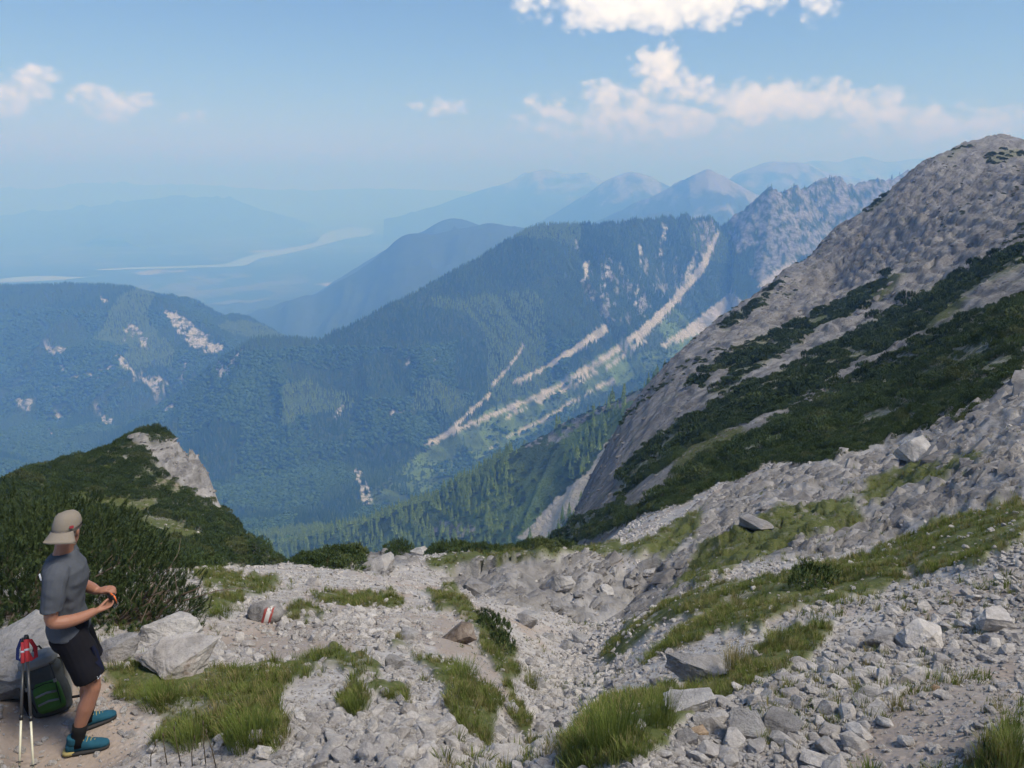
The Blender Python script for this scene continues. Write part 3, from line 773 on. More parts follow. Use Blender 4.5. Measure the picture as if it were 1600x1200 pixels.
rng_obj('mountain', 'faint rounded peak with bare pale shoulder', [(780, 372, 9500), (860, 338, 9400), (920, 300, 9300), (955, 278, 9200), (985, 269, 9200), (1010, 273, 9250), (1040, 290, 9400), (1100, 320, 9600), (1200, 335, 9800)], 2500, .55, 230, 40, 330, MF2)
rng_obj('mountain', 'pale blue dome shaped mountain behind the rocky ridge', [(1060, 330, 10200), (1120, 295, 10100), (1160, 266, 10000), (1190, 254, 10000), (1225, 251, 10000), (1260, 257, 10100), (1300, 272, 10300), (1400, 290, 10500)], 2500, .55, 230, 40, 340, MF2)
rng_obj('mountain', 'faintest distant mountain chain fading into the haze', [(1180, 275, 15500), (1240, 256, 15500), (1275, 248, 15500), (1310, 254, 15500), (1345, 244, 15500), (1385, 256, 15500), (1425, 246, 15500), (1480, 250, 15500), (1560, 235, 15500), (1700, 250, 15500)], 3500, .5, 330, 80, 350, MF2)
rng_obj('mountain', 'faint blue far ridge above the river', [(600, 345, 14000), (700, 315, 14000), (780, 290, 14000), (830, 268, 14000), (850, 262, 14000), (880, 272, 14000), (912, 270, 14000), (950, 285, 14200), (1050, 310, 14500)], 3500, .45, 330, 70, 360, MF2)
rng_obj('hills', 'broad blue wooded hills across the valley plain', [(-600, 348, 17500), (-300, 338, 17000), (-100, 343, 16800), (30, 336, 16500), (120, 326, 16500), (210, 313, 16500), (280, 309, 16500), (330, 307, 16500), (370, 314, 16500), (410, 328, 16500), (445, 340, 16500), (475, 352, 16600)], 3900, .22, 230, 90, 370, MF1)
rng_obj('hills', 'farthest low hills along the hazy horizon', [(-700, 290, 26000), (-200, 292, 26000), (60, 296, 26000), (180, 288, 26000), (330, 291, 26000), (460, 298, 26000), (600, 294, 26000), (760, 300, 26000), (1000, 292, 26000), (1300, 285, 26000), (1900, 280, 27000)], 5000, .25, 400, 200, 380, MF1)
rng_obj('hills', 'low wooded foothills along the near edge of the plain', [(-500, 478, 6300), (-100, 468, 6400), (150, 470, 6500), (300, 478, 6400), (420, 470, 6600), (520, 462, 6900)], 1400, .22, 110, 40, 390, MF1)

pl = link('valley_plain', mesh_np('valley_plain', [(-60000, 3500, PLAIN_Z), (60000, 3500, PLAIN_Z), (60000, 70000, PLAIN_Z), (-60000, 70000, PLAIN_Z)], [(0, 1, 2, 3)]), m_plain())
tag(pl, 'hazy valley plain with fields and woods', kind='structure')
def onplain(px, py, z):
    P = at(px, py, 1.0); k = z / P[2]
    return (P[0] * k, k, z)
def ribbon_poly(name, outline, mat, z, label, kind='structure'):
    me = bpy.data.meshes.new(name); bm = bmesh.new()
    n = len(outline); out = []
    for i in range(n):                                       # rounded outline
        p0, p1, p2, p3 = [outline[(i + j) % n] for j in (-1, 0, 1, 2)]
        for t in (0, .25, .5, .75):
            out.append(tuple(.5 * ((2 * p1[c]) + (-p0[c] + p2[c]) * t + (2 * p0[c] - 5 * p1[c] + 4 * p2[c] - p3[c]) * t * t + (-p0[c] + 3 * p1[c] - 3 * p2[c] + p3[c]) * t ** 3) for c in (0, 1)))
    f = bm.faces.new([bm.verts.new(onplain(x, y, z)) for x, y in out])
    f.normal_update()
    if f.normal.z < 0: f.normal_flip()
    bmesh.ops.triangulate(bm, faces=[f]); bm.to_mesh(me); bm.free()
    return tag(link(name, me, mat), label, kind=kind)
mw = Mat('river_water', .10, .6); mw.color((.28, .31, .31)); mw.bump(mw.noise(.05, 4), .15, .4)
ribbon_poly('river', [(585, 362), (572, 356), (545, 355), (520, 360), (504, 366), (494, 378), (465, 385), (430, 391), (400, 397), (375, 404), (350, 412), (300, 415), (230, 417), (160, 420), (160, 422), (240, 420), (310, 418), (352, 417), (385, 414), (405, 404), (440, 398), (475, 390), (510, 381), (545, 372), (570, 369)], mw.m, PLAIN_Z + 3, 'pale river widening into a lake on the plain')
ribbon_poly('river', [(492, 340), (505, 332), (530, 327), (556, 325), (545, 331), (520, 335), (506, 341)], mw.m, PLAIN_Z + 3, 'distant pale bend of the river')
ribbon_poly('river', [(0, 436), (60, 431), (130, 433), (160, 429), (100, 437), (0, 441)], mw.m, PLAIN_Z + 3, 'pale river reach at the left edge of the plain')

# ------------------------------------------------------------------ the hazy air
hb = MB(); hb.box((0, 32000, -215), (64000, 42000, 915))
hz = link('haze', hb.mesh('haze', False))
mh = bpy.data.materials.new('hazy_air'); mh.use_nodes = True
nt = mh.node_tree; nt.nodes.clear()
pv = nt.nodes.new('ShaderNodeVolumePrincipled'); mo = nt.nodes.new('ShaderNodeOutputMaterial')
pv.inputs['Color'].default_value = (.19, .44, 1.0, 1)
pv.inputs['Absorption Color'].default_value = (.80, .80, .80, 1)
pv.inputs['Density'].default_value = 0.00030
pv.inputs['Anisotropy'].default_value = 0.0
nt.links.new(pv.outputs[0], mo.inputs['Volume'])
hz.data.materials.append(mh)
tag(hz, 'pale blue summer haze filling the air over the valley', 'haze', kind='stuff')

# ------------------------------------------------------------------ scattering (only for what nobody could count)
def scatter(name, P, rot, scl, idx, sources, label, cat, mats=None):
    """one object of many instances: grass, gravel, far forest"""
    col = bpy.data.collections.new(name + '_kinds')
    for i, me in enumerate(sources):
        col.objects.link(bpy.data.objects.new('%s_kind_%02d' % (name, i), me))
    me = bpy.data.meshes.new(name)
    P = np.asarray(P, np.float32); n = len(P)
    me.vertices.add(n); me.vertices.foreach_set('co', P.ravel())
    me.attributes.new('rot', 'FLOAT_VECTOR', 'POINT').data.foreach_set('vector', np.asarray(rot, np.float32).ravel())
    scl = np.asarray(scl, np.float32)
    if scl.ndim == 1: scl = np.repeat(scl[:, None], 3, 1)
    me.attributes.new('scl', 'FLOAT_VECTOR', 'POINT').data.foreach_set('vector', scl.ravel())
    me.attributes.new('idx', 'INT', 'POINT').data.foreach_set('value', np.asarray(idx, np.int32))
    o = link(name, me)
    ng = bpy.data.node_groups.new(name + '_nodes', 'GeometryNodeTree')
    ng.interface.new_socket('Geometry', in_out='INPUT', socket_type='NodeSocketGeometry')
    ng.interface.new_socket('Geometry', in_out='OUTPUT', socket_type='NodeSocketGeometry')
    N = ng.nodes.new; L = ng.links.new
    gi, go = N('NodeGroupInput'), N('NodeGroupOutput')
    ci = N('GeometryNodeCollectionInfo'); ci.inputs['Collection'].default_value = col
    ci.inputs['Separate Children'].default_value = True; ci.inputs['Reset Children'].default_value = True
    ip = N('GeometryNodeInstanceOnPoints'); ip.inputs['Pick Instance'].default_value = True
    def att(nm, ty):
        a = N('GeometryNodeInputNamedAttribute'); a.data_type = ty; a.inputs['Name'].default_value = nm
        return a.outputs['Attribute']
    L(gi.outputs[0], ip.inputs['Points']); L(ci.outputs[0], ip.inputs['Instance'])
    L(att('idx', 'INT'), ip.inputs['Instance Index'])
    e = N('FunctionNodeEulerToRotation'); L(att('rot', 'FLOAT_VECTOR'), e.inputs[0]); L(e.outputs[0], ip.inputs['Rotation'])
    L(att('scl', 'FLOAT_VECTOR'), ip.inputs['Scale'])
    L(ip.outputs[0], go.inputs[0])
    o.modifiers.new('scatter', 'NODES').node_group = ng
    return tag(o, label, cat, kind='stuff')

def foliage_mat(name, dark, light, var=None, rough=.75, trans=.0, ns=1.7):
    m = Mat(name, rough, .15)
    r = m.rand()
    n = m.noise(ns, 4)
    c = m.mix(m.math('ADD', m.math('MULTIPLY', r, .55), m.math('MULTIPLY', n, .45)), dark, light)
    if var: c = m.mix(m.ramp(r if ns < 3 else m.math('ADD', m.math('MULTIPLY', r, .35), m.math('MULTIPLY', n, .8)), .80 if ns < 3 else .56, .98 if ns < 3 else .72), c, var)
    m.color(c)
    if trans:
        tr = m.n('ShaderNodeBsdfTranslucent'); m.set(tr.inputs['Color'], c)
        ms = m.n('ShaderNodeMixShader'); ms.inputs[0].default_value = trans
        m.nt.links.new(m.b.outputs[0], ms.inputs[1]); m.nt.links.new(tr.outputs[0], ms.inputs[2])
        m.nt.links.new(ms.outputs[0], m.nt.nodes['Material Output'].inputs[0])
    return m.m
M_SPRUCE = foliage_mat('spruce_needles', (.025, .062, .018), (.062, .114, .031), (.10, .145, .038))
M_SPRUCE2 = foliage_mat('olive_spruce_needles', (.055, .105, .027), (.105, .160, .043))  # brighter olive needle colour, mixed among the darker spruces for variety
M_LARCH = foliage_mat('larch_needles', (.135, .205, .045), (.22, .285, .075))
M_BEECH = foliage_mat('beech_leaves', (.045, .092, .020), (.090, .150, .036))
M_MUGO = foliage_mat('mountain_pine_needles', (.020, .038, .014), (.082, .118, .036), (.090, .105, .038))
M_MUGONEAR = foliage_mat('near_pine_needles', (.034, .056, .020), (.078, .105, .036))
M_MUGOFAR = foliage_mat('mountain_pine_crowns', (.015, .028, .010), (.066, .098, .029), (.075, .098, .032))
M_GRASS = foliage_mat('alpine_grass', (.095, .130, .028), (.185, .220, .058), (.25, .21, .10), trans=.25, ns=5.0)
M_TUSSOCK = foliage_mat('tussock_grass', (.105, .145, .030), (.185, .225, .058), (.27, .23, .11), trans=.25, ns=13.0)
M_BARK = plain('grey_brown_bark', (.11, .085, .065), .95, .1, .35, 12, .01)
M_DEAD = plain('bare_grey_twig', (.15, .115, .09), .95, .1, .3, 12)

# ---- tree meshes
def conifer_arrays(seed, layers=9, n=7, wide=.19, top=.0, droop=.35, sparse=0.0, base=.10):
    g = np.random.default_rng(seed); V, T = [], []
    for k in range(layers):
        t = k / (layers - 1)
        z = base + (1 - base) * (t ** .9) * .93
        r = wide * (1 - t) ** .85 * g.uniform(.8, 1.15) + .018
        b = len(V); V.append((g.normal(0, .006), g.normal(0, .006), z + .08 + .05 * (1 - t)))
        a0 = g.uniform(0, 6.28); m = n * 2
        for j in range(m):
            a = a0 + 2 * math.pi * j / m; rr = r * (g.uniform(.8, 1.2) if j % 2 == 0 else g.uniform(.3, .55))
            V.append((rr * math.cos(a), rr * math.sin(a), z - droop * rr + g.normal(0, .008)))
        for j in range(m):
            if g.random() < sparse: continue
            T.append((b, b + 1 + j, b + 1 + (j + 1) % m))
    return np.array(V), np.array(T)
def conifer_mesh(name, seed, mat, **k):
    V, T = conifer_arrays(seed, **k)
    me = mesh_np(name, V, None, T, smooth=False); me.materials.append(mat)
    return me
def leafball_mesh(name, seed, mat, n=150, squash=.9, size=.17, lift=.5):
    g = np.random.default_rng(seed); V, T = [], []
    lob = g.normal(0, 1, (7, 3)); lob /= np.linalg.norm(lob, axis=1)[:, None]
    for i in range(n):
        u = g.normal(0, 1, 3); u /= np.linalg.norm(u); u[2] = abs(u[2]) * 1.1 - .35
        r = .36 + .16 * max(0, (lob @ u).max()) ** 3
        c = u * r * g.uniform(.7, 1.0) * np.array([1, 1, squash]) + np.array([0, 0, lift])
        a = np.cross(u, g.normal(0, 1, 3)); a /= np.linalg.norm(a); b = np.cross(u, a)
        tilt = g.normal(0, .5); s = size * g.uniform(.6, 1.2)
        k = len(V)
        V += [c + a * s, c - a * s * .6 + b * s * .8 + u * tilt * s, c - a * s * .6 - b * s * .8 - u * tilt * s * .5]
        T.append((k, k + 1, k + 2))
    me = mesh_np(name, V, None, T, smooth=False); me.materials.append(mat)
    return me
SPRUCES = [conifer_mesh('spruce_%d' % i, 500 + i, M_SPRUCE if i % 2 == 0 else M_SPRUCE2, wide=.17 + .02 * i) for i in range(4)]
LARCHES = [conifer_mesh('larch_%d' % i, 520 + i, M_LARCH, wide=.17, sparse=.18, layers=11, n=6, droop=.1) for i in range(3)]
BEECHES = [leafball_mesh('beech_%d' % i, 540 + i, M_BEECH) for i in range(3)]

# ---- dwarf mountain pine: low dome of upturned bottle-brush shoots
def mugo_arrays(seed, shoots, needles, slen, nlen, nwid, rad=1.0, high=.75, lean0=1.0):
    g = np.random.default_rng(seed); V, T, SV, ST = [], [], [], []
    lob = g.uniform(-.7, .7, (9, 2)); lh = g.uniform(.65, 1.0, 9)
    for i in range(shoots):
        a = g.uniform(0, 6.283); q = math.sqrt(g.random())
        x, y = q * math.cos(a) * rad, q * math.sin(a) * rad
        top = max(h * math.exp(-((x - l[0]) ** 2 + (y - l[1]) ** 2) / .22) for l, h in zip(lob, lh))
        zt = high * (.25 + .75 * top) * math.sqrt(max(0, 1 - (q * .95) ** 2)) * g.uniform(.75, 1.06) + .04
        if lean0 > 1 and i % 5 < 2: zt *= g.uniform(.2, .8)
        lean = (np.array([x, y, 0]) * g.uniform(.25, .75) + g.normal(0, .16, 3)) * lean0
        d = lean + np.array([0, 0, 1.0]); d /= np.linalg.norm(d)
        L = slen * g.uniform(.6, 1.25); tip = np.array([x, y, zt]); base = tip - d * L
        u = np.cross(d, [.3, .8, .2]); u /= np.linalg.norm(u); w = np.cross(d, u)
        for j in range(needles):
            t = (j + g.random()) / needles; p = base + d * L * (.15 + .85 * t)
            ang = g.uniform(0, 6.283); o = u * math.cos(ang) + w * math.sin(ang)
            e = d * g.uniform(.45, 1.0) + o * g.uniform(.55, 1.0); e /= np.linalg.norm(e)
            s = np.cross(e, o + d * .3); s /= np.linalg.norm(s) + 1e-9
            k = len(V); nl = nlen * g.uniform(.7, 1.2) * (1.1 - .35 * t)
            V += [p - s * nwid * .5, p + s * nwid * .5, p + e * nl]; T.append((k, k + 1, k + 2))
    return np.array(V), np.array(T)
def stems_mesh(name, seed, n, rad, high, r0, dead=False):
    g = np.random.default_rng(seed); mb = MB()
    for i in range(n):
        a = g.uniform(0, 6.283); q = g.uniform(.45, 1.0) * rad
        ex, ey = q * math.cos(a), q * math.sin(a); ez = high * g.uniform(.3, .85) * (1.1 - .5 * q / rad)
        pts = [(ex * t + g.normal(0, .03) * rad, ey * t + g.normal(0, .03) * rad, ez * (t ** 1.7) - .06 * (1 - t)) for t in (0, .25, .5, .75, 1)]
        mb.tube(pts, [r0, r0 * .85, r0 * .65, r0 * .45, r0 * .2], 5)
        for j in range(2 if not dead else 5):
            t = g.uniform(.4, .95); i0 = min(3, int(t * 4)); p = np.array(pts[i0]) * (1 - (t * 4 - i0)) + np.array(pts[i0 + 1]) * (t * 4 - i0)
            e = p + np.array([g.normal(0, .16), g.normal(0, .16), g.uniform(.02, .26)]) * rad
            mb.tube([p, (p + e) / 2 + g.normal(0, .015, 3), e], [r0 * .4, r0 * .28, r0 * .1], 4)
    return mb.mesh(name)
def mugo_mesh(name, seed, mat, **k):
    V, T = mugo_arrays(seed, **k); me = mesh_np(name, V, None, T, smooth=False); me.materials.append(mat); return me
MUGO_NEAR = [mugo_mesh('needles_near_%d' % i, 560 + i, M_MUGONEAR, shoots=800, needles=52, slen=.135, nlen=.036, nwid=.0060, rad=1.0, high=.95, lean0=1.7) for i in range(2)]
MUGO_MID = [mugo_mesh('needles_mid_%d' % i, 570 + i, M_MUGO, shoots=210, needles=11, slen=.26, nlen=.15, nwid=.035, rad=1.0, high=.72) for i in range(3)]
MUGO_FAR = [mugo_mesh('needles_far_%d' % i, 580 + i, M_MUGOFAR, shoots=110, needles=7, slen=.30, nlen=.25, nwid=.085, rad=1.0, high=.70) for i in range(4)]
STEM_NEAR = stems_mesh('stems_near', 590, 16, .95, .7, .022); STEM_NEAR.materials.append(M_BARK)
STEM_MID = stems_mesh('stems_mid', 591, 6, .8, .5, .03); STEM_MID.materials.append(M_BARK)
TWIGS = stems_mesh('bare_twigs', 592, 12, 1.12, .62, .014, True); TWIGS.materials.append(M_DEAD)
def pine_bush(kind, loc, s, rz, label, group=None, tilt=(0, 0), twigs=False, sz=1.0):
    t = empty('dwarf_pine', loc, (tilt[0], tilt[1], rz)); t.scale = (s, s, s * sz)
    cm = MUGO_NEAR[rng.integers(2)] if kind == 'near' else MUGO_MID[rng.integers(3)] if kind == 'mid' else MUGO_FAR[rng.integers(4)]
    link('crown', cm, None, t); link('stem', STEM_NEAR if kind == 'near' else STEM_MID, None, t)
    if twigs: link('bare_twigs', TWIGS, None, t)
    return tag(t, label, 'pine bush', group)

# ---- the near thicket behind the hiker, one by one
for i, (px, py, Y, s, lab, tw) in enumerate([(40, 970, 9.6, 1.75, 'dark dwarf pine at the left edge behind the hiker', False), (150, 1000, 9.2, 1.45, 'dark dwarf pine directly behind the hiker\'s back', True),
        (205, 985, 9.6, 1.0, 'dwarf pine with bare brown twigs beside the hiker\'s hands', True), (95, 950, 11.6, 2.0, 'tall dark dwarf pine behind the hiker\'s cap', False), (258, 965, 10.4, .58, 'small outermost dwarf pine at the thicket edge facing the gravel', True), (-50, 1000, 8.3, 1.7, 'dwarf pine cut by the left frame edge above the big boulder', False), (10, 920, 13.0, 2.1, 'rearmost dark dwarf pine of the thicket by the hiker', False)]):
    x, y, _ = at(px, py, Y); z = float(ground_z(x, y))
    pine_bush('near', (x, y, z - .05), s, i * 1.7, lab, 'dwarf pines of the thicket behind the hiker', twigs=tw)
for px, py, s, lab in [(1275, 915, .42, 'small upright dwarf pine alone on the grassy right slope'), (770, 985, .36, 'low dwarf pine growing over the brown earth bank'), (780, 1010, .30, 'little dwarf pine hanging below the brown earth bank'), (755, 965, .24, 'tiny dwarf pine on top of the brown earth bank'), (1190, 700, 1.0, 'dwarf pine on the rock edge below the lower pine belt')]:
    p = ground_hit(px, py)
    pine_bush('mid', (p.x, p.y, p.z - .03), s * (1.0 if p.y < 40 else 1.2), s * 9, lab, sz=1.35)

# ---- the belts of dwarf pine: nearest as individuals, the rest as thicket
def polar_samples(n, az0, az1, r0, r1, seed):
    g = np.random.default_rng(seed)
    a = np.radians(g.uniform(az0, az1, n)); r = np.exp(g.uniform(math.log(r0), math.log(r1), n))
    return r * np.sin(a), r * np.cos(a), r
def poisson_keep(x, y, rad):
    """thin out points closer than rad (array), first come first kept"""
    cell = {}; keep = []
    c = float(np.max(rad))
    for i in range(len(x)):
        k = (int(x[i] // c), int(y[i] // c)); ok = True
        for dx in (-1, 0, 1):
            for dy in (-1, 0, 1):
                for j in cell.get((k[0] + dx, k[1] + dy), ()):
                    if (x[i] - x[j]) ** 2 + (y[i] - y[j]) ** 2 < rad[i] ** 2: ok = False; break
                if not ok: break
            if not ok: break
        if ok: cell.setdefault(k, []).append(i); keep.append(i)
    return np.array(keep, int)
bx, by, br = polar_samples(170000, -46, 38, 18, 430, 610)
bz = ground_z(bx, by)
pm = near_masks(bx, by, base_height(bx, by))[3] > .5
bx, by, bz, br = bx[pm], by[pm], bz[pm], br[pm]
bp = pix(np.stack([bx, by, bz], -1))
hedge = (br < 60) & (bp[0] > 460)
knoll = bp[0] < 460
size = np.where(hedge, .62, np.where(knoll, .85, .88)) * (.7 + .6 * noise2(bx / 5, by / 5, 77)) * np.where(br > 150, 1.25, 1.0)
size *= np.random.default_rng(5).uniform(.75, 1.2, len(bx))
_gap = np.random.default_rng(6).random(len(bx)) < np.where(hedge | knoll, np.clip(.86 + fbm(bx / 5, by / 5, 3, 611) * .9, .12, 1), np.clip(.80 + fbm(bx / 7, by / 4, 4, 611) * 2.0, .0, 1))
bx, by, bz, br, size, hedge, knoll = [a[_gap] for a in (bx, by, bz, br, size, hedge, knoll)]; bp = (bp[0][_gap], bp[1][_gap])
size = size * np.where(hedge | knoll, 1.0, np.random.default_rng(12).uniform(.6, 1.75, len(bx)))
keep = poisson_keep(bx, by, size * np.where(hedge | knoll, .80, .92))
bx, by, bz, br, size, hedge, knoll = [a[keep] for a in (bx, by, bz, br, size, hedge, knoll)]
# the near ones, most visible first
_bpx = bp[0][keep]; _bpy = bp[1][keep]
order = np.argsort(-(size / br) * ((_bpx > 5) & (_bpx < 1595) & (_bpy < 1190))); inds = order[:230]; rest = order[230:]
for i in inds:
    if hedge[i]:
        lab = 'low dwarf pine in the dark hedge along the lip of the hollow' if bp[0][keep][i] < 858 else 'dwarf pine at the foot of the right rock spur beside the grass'
        g = 'dwarf pines along the lip of the hollow' if bp[0][keep][i] < 858 else 'dwarf pines at the foot of the spur'
    elif knoll[i]:
        qx, qy = bp[0][keep][i], bp[1][keep][i]
        where = 'on the flat summit cap of the left knoll' if qy < 705 and qx > 170 else 'on the ridge running left from the knoll' if qy < 780 and qx < 170 else 'on the lowest slope of the left knoll above the gravel' if qy > 850 else 'on the steep side of the left knoll below its rock face' if qx > 240 else 'in the middle of the left knoll flank'
        lab, g = 'dark dwarf pine ' + where, 'dwarf pines on the left knoll'
    else:
        lab, g = 'dark dwarf pine in the long belt on the right slope', 'dwarf pines in the belts on the right slope'
    pine_bush('mid', (bx[i], by[i], bz[i] - .08), float(size[i]), float(rng.uniform(0, 6.28)), lab, g, sz=float(rng.uniform(.9, 1.3)))
G = np.random.default_rng(8)
n = len(rest)
far = br[rest] > 95
scatter('dwarf_pine_thicket', np.stack([bx[rest], by[rest], bz[rest] - .1], -1), np.stack([G.normal(0, .12, n), G.normal(0, .12, n), G.uniform(0, 6.28, n)], -1),
        np.stack([size[rest], size[rest], size[rest] * G.uniform(.8, 1.6, n)], -1), np.where(far, G.integers(0, 4, n), 4 + G.integers(0, 3, n)), MUGO_FAR + MUGO_MID, 'dense dark dwarf pine thicket covering the slopes', 'thicket')
# single shrubs dotted over the cliffs
sx, sy, sr = polar_samples(5000, 8, 35, 90, 420, 620)
sz_ = ground_z(sx, sy); sp = pix(np.stack([sx, sy, sz_], -1))
ok = (sp[0] > 930) & (fbm(sx / 22, sy / 22, 4, 630) > .27) & (near_masks(sx, sy, base_height(sx, sy))[3] < .5)
sx, sy, sz_, sr = sx[ok], sy[ok], sz_[ok], sr[ok]; n = len(sx)
scatter('cliff_shrubs', np.stack([sx, sy, sz_ - .05], -1), np.stack([G.normal(0, .2, n), G.normal(0, .2, n), G.uniform(0, 6.28, n)], -1), G.uniform(.35, .85, n), G.integers(0, 4, n), MUGO_FAR, 'small dark shrubs dotted over the grey cliffs', 'shrubs')

# ------------------------------------------------------------------ far forest
_ang = MZ / MRR
_hor = np.maximum.accumulate(_ang, axis=1)
_hor = np.concatenate([np.full((_hor.shape[0], 1), -9.0), _hor[:, :-1]], 1)
VIS = (_ang + 22.0 / MRR) >= _hor
def mid_sample(N, seed, r0=330, r1=3600, az0=-43, az1=43):
    g = np.random.default_rng(seed)
    a = np.radians(g.uniform(az0, az1, N)); r = np.sqrt(g.uniform(r0 * r0, r1 * r1, N))
    x, y = r * np.sin(a), r * np.cos(a)
    i = np.clip(np.searchsorted(_maz, np.degrees(a)), 0, len(_maz) - 1); j = np.clip(np.searchsorted(_mrr, r), 0, MR - 1)
    v = VIS[i, j]
    x, y, r = x[v], y[v], r[v]
    z = mid_z(x, y)
    # hidden behind the near ground
    px, py = pix(np.stack([x, y, z + 12], -1))
    v = (px > -420) & (px < 2020) & (py > 200) & (py < 930)
    return x[v], y[v], z[v], r[v]
tx, ty, tz, tr = mid_sample(400000, 700)
sc_, sr_, rk_, md_ = mid_masks(tx, ty, tz)
tp = pix(np.stack([tx, ty, tz], -1))
dn = fbm(tx / 90, ty / 90, 4, 705); gt = np.random.default_rng(9)
pr = .80 + dn * .35 - 1.1 * (sc_ > .5) - .92 * (sr_ > .5) - np.where(tp[0] > 1120, 1.1, .62) * (rk_ > .5) - .70 * (md_ > .5) * (dn < .35)
near_slope = tr < 1080
pr = pr - 1.2 * inpoly(tp[0], tp[1], ROCKY[0]) * (tr > 2000) * (gt.random(len(tx)) < .93)
pr = np.where(near_slope, .46 + dn * .9 - .9 * (sc_ > .5) - .6 * (rk_ > .5), pr)
pr = np.where(near_slope & (tp[0] > 800), pr - .55, pr)
kp = gt.random(len(tx)) < pr
tx, ty, tz, tr, md2, dn = tx[kp], ty[kp], tz[kp], tr[kp], md_[kp], dn[kp]
hgt = gt.uniform(9, 17, len(tx)) * (1 + .25 * dn)
low = tz < -430
larchy = (tr < 1080) | ((tz > -560) & (noise2(tx / 160, ty / 160, 715) > .74))
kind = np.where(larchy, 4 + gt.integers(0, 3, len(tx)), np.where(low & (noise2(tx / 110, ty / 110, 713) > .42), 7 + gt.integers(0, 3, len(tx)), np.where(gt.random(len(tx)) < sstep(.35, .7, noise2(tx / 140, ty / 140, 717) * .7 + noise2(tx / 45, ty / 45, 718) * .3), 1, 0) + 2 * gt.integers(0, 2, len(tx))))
hgt = np.where(kind >= 7, hgt * .85, hgt)
sl3 = np.stack([hgt, hgt, hgt], -1)
# the larches nearest to us stand as single trees
_tpx = pix(np.stack([tx, ty, tz], -1))[0]
cand = np.nonzero((tr < 1000) & (kind >= 4) & (kind < 7) & (_tpx > 450) & (_tpx < 1040))[0]
cand = cand[np.argsort(tr[cand])][:190]
single = np.zeros(len(tx), bool); single[cand] = True
TRUNK = MB(); TRUNK.tube([(0, 0, -.05), (0, 0, .3), (0, 0, .92)], [.016, .012, .004], 6); TRUNK = TRUNK.mesh('larch_trunk'); TRUNK.materials.append(M_BARK)
for i in cand:
    t = empty('larch_tree', (tx[i], ty[i], tz[i] - .2), (0, 0, float(gt.uniform(0, 6.28)))); h = float(hgt[i]); t.scale = (h, h, h)
    link('crown', LARCHES[kind[i] - 4], None, t); link('trunk', TRUNK, None, t)
    qx = float(pix(np.array([tx[i], ty[i], tz[i]]))[0])
    tag(t, 'slender light green larch ' + ('in the valley stand just right of the left knoll' if qx < 560 else 'in the stand on the slope above the pine hedge' if qx < 760 else 'on the open slope beside the pale scree chute under the spur'), 'tree', 'larches on the slope below the spur')
rs = ~single; n = int(rs.sum())
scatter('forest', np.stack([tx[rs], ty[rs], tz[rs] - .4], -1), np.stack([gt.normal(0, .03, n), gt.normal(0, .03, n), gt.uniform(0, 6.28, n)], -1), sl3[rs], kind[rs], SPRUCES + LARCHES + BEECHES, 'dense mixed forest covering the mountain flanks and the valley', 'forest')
# meadow and scree shrubs
ux, uy, uz, ur = mid_sample(72000, 720, 330, 2600)
usc, usr, urk, umd = mid_masks(ux, uy, uz)
kp = (usc < .5) & (((umd > .5) & (fbm(ux / 40, uy / 40, 3, 722) > -.05)) | ((ur < 1080) & (fbm(ux / 30, uy / 30, 3, 723) > .0)))
ux, uy, uz = ux[kp], uy[kp], uz[kp]; n = len(ux)
scatter('hillside_shrubs', np.stack([ux, uy, uz], -1), np.stack([gt.normal(0, .1, n), gt.normal(0, .1, n), gt.uniform(0, 6.28, n)], -1), gt.uniform(1.6, 3.6, n), gt.integers(0, 4, n), MUGO_FAR, 'low green scrub on the open hillside below the scree', 'scrub')
print('forest', int(rs.sum()), 'scrub', n, 'bushes', len(rest))

# ------------------------------------------------------------------ stones and boulders
def m_stone(name, dark, light, stain=(.30, .24, .19), amount=.25, scale=6.0):
    m = Mat(name, .93, .15)
    r = m.rand(); o = m.obj()
    n1 = m.noise(scale * .35, 7, .62); n2 = m.noise(scale * 2.4, 8, .7)
    c = m.mix(m.ramp(n1, .3, .7), dark, light)
    c = m.mix(m.math('MULTIPLY', m.ramp(n2, .52, .72), .7), c, tuple(d * .62 for d in dark))
    c = m.mix(m.math('MULTIPLY', m.ramp(m.noise(scale * .25, 5, .6), .56, .72), amount * 2), c, stain)
    c = m.mix(1.0, c, m.mix(r, (.72, .71, .715), (1.12, 1.11, 1.10)), 'MULTIPLY')
    m.color(c); m.bump(m.math('ADD', n1, m.math('MULTIPLY', n2, .6)), .7, .35 / scale)
    return m.m
M_STONE = m_stone('pale_limestone', (.37, .350, .338), (.58, .558, .54), amount=.18)
M_BOULDER = m_stone('weathered_limestone', (.27, .262, .26), (.47, .46, .455), amount=.2, scale=4.0)
M_BROWNROCK = m_stone('stained_limestone', (.25, .235, .225), (.44, .42, .41), (.17, .115, .085), amount=.5, scale=4.0)
M_EARTH = m_stone('brown_earth_bank', (.13, .10, .08), (.27, .225, .19), (.34, .32, .30), amount=.3, scale=9.0)
M_GREYROCK = m_stone('grey_limestone', (.22, .215, .215), (.38, .375, .375), amount=.1, scale=4.0)
M_OCHRE = m_stone('ochre_stone', (.36, .26, .18), (.55, .42, .30), amount=.2)
def ico(sub):
    bm = bmesh.new(); bmesh.ops.create_icosphere(bm, subdivisions=sub, radius=1)
    V = np.array([v.co[:] for v in bm.verts]); T = np.array([[v.index for v in f.verts] for f in bm.faces]); bm.free()
    return V, T
_ICO = {k: ico(k) for k in (1, 2, 3, 4)}
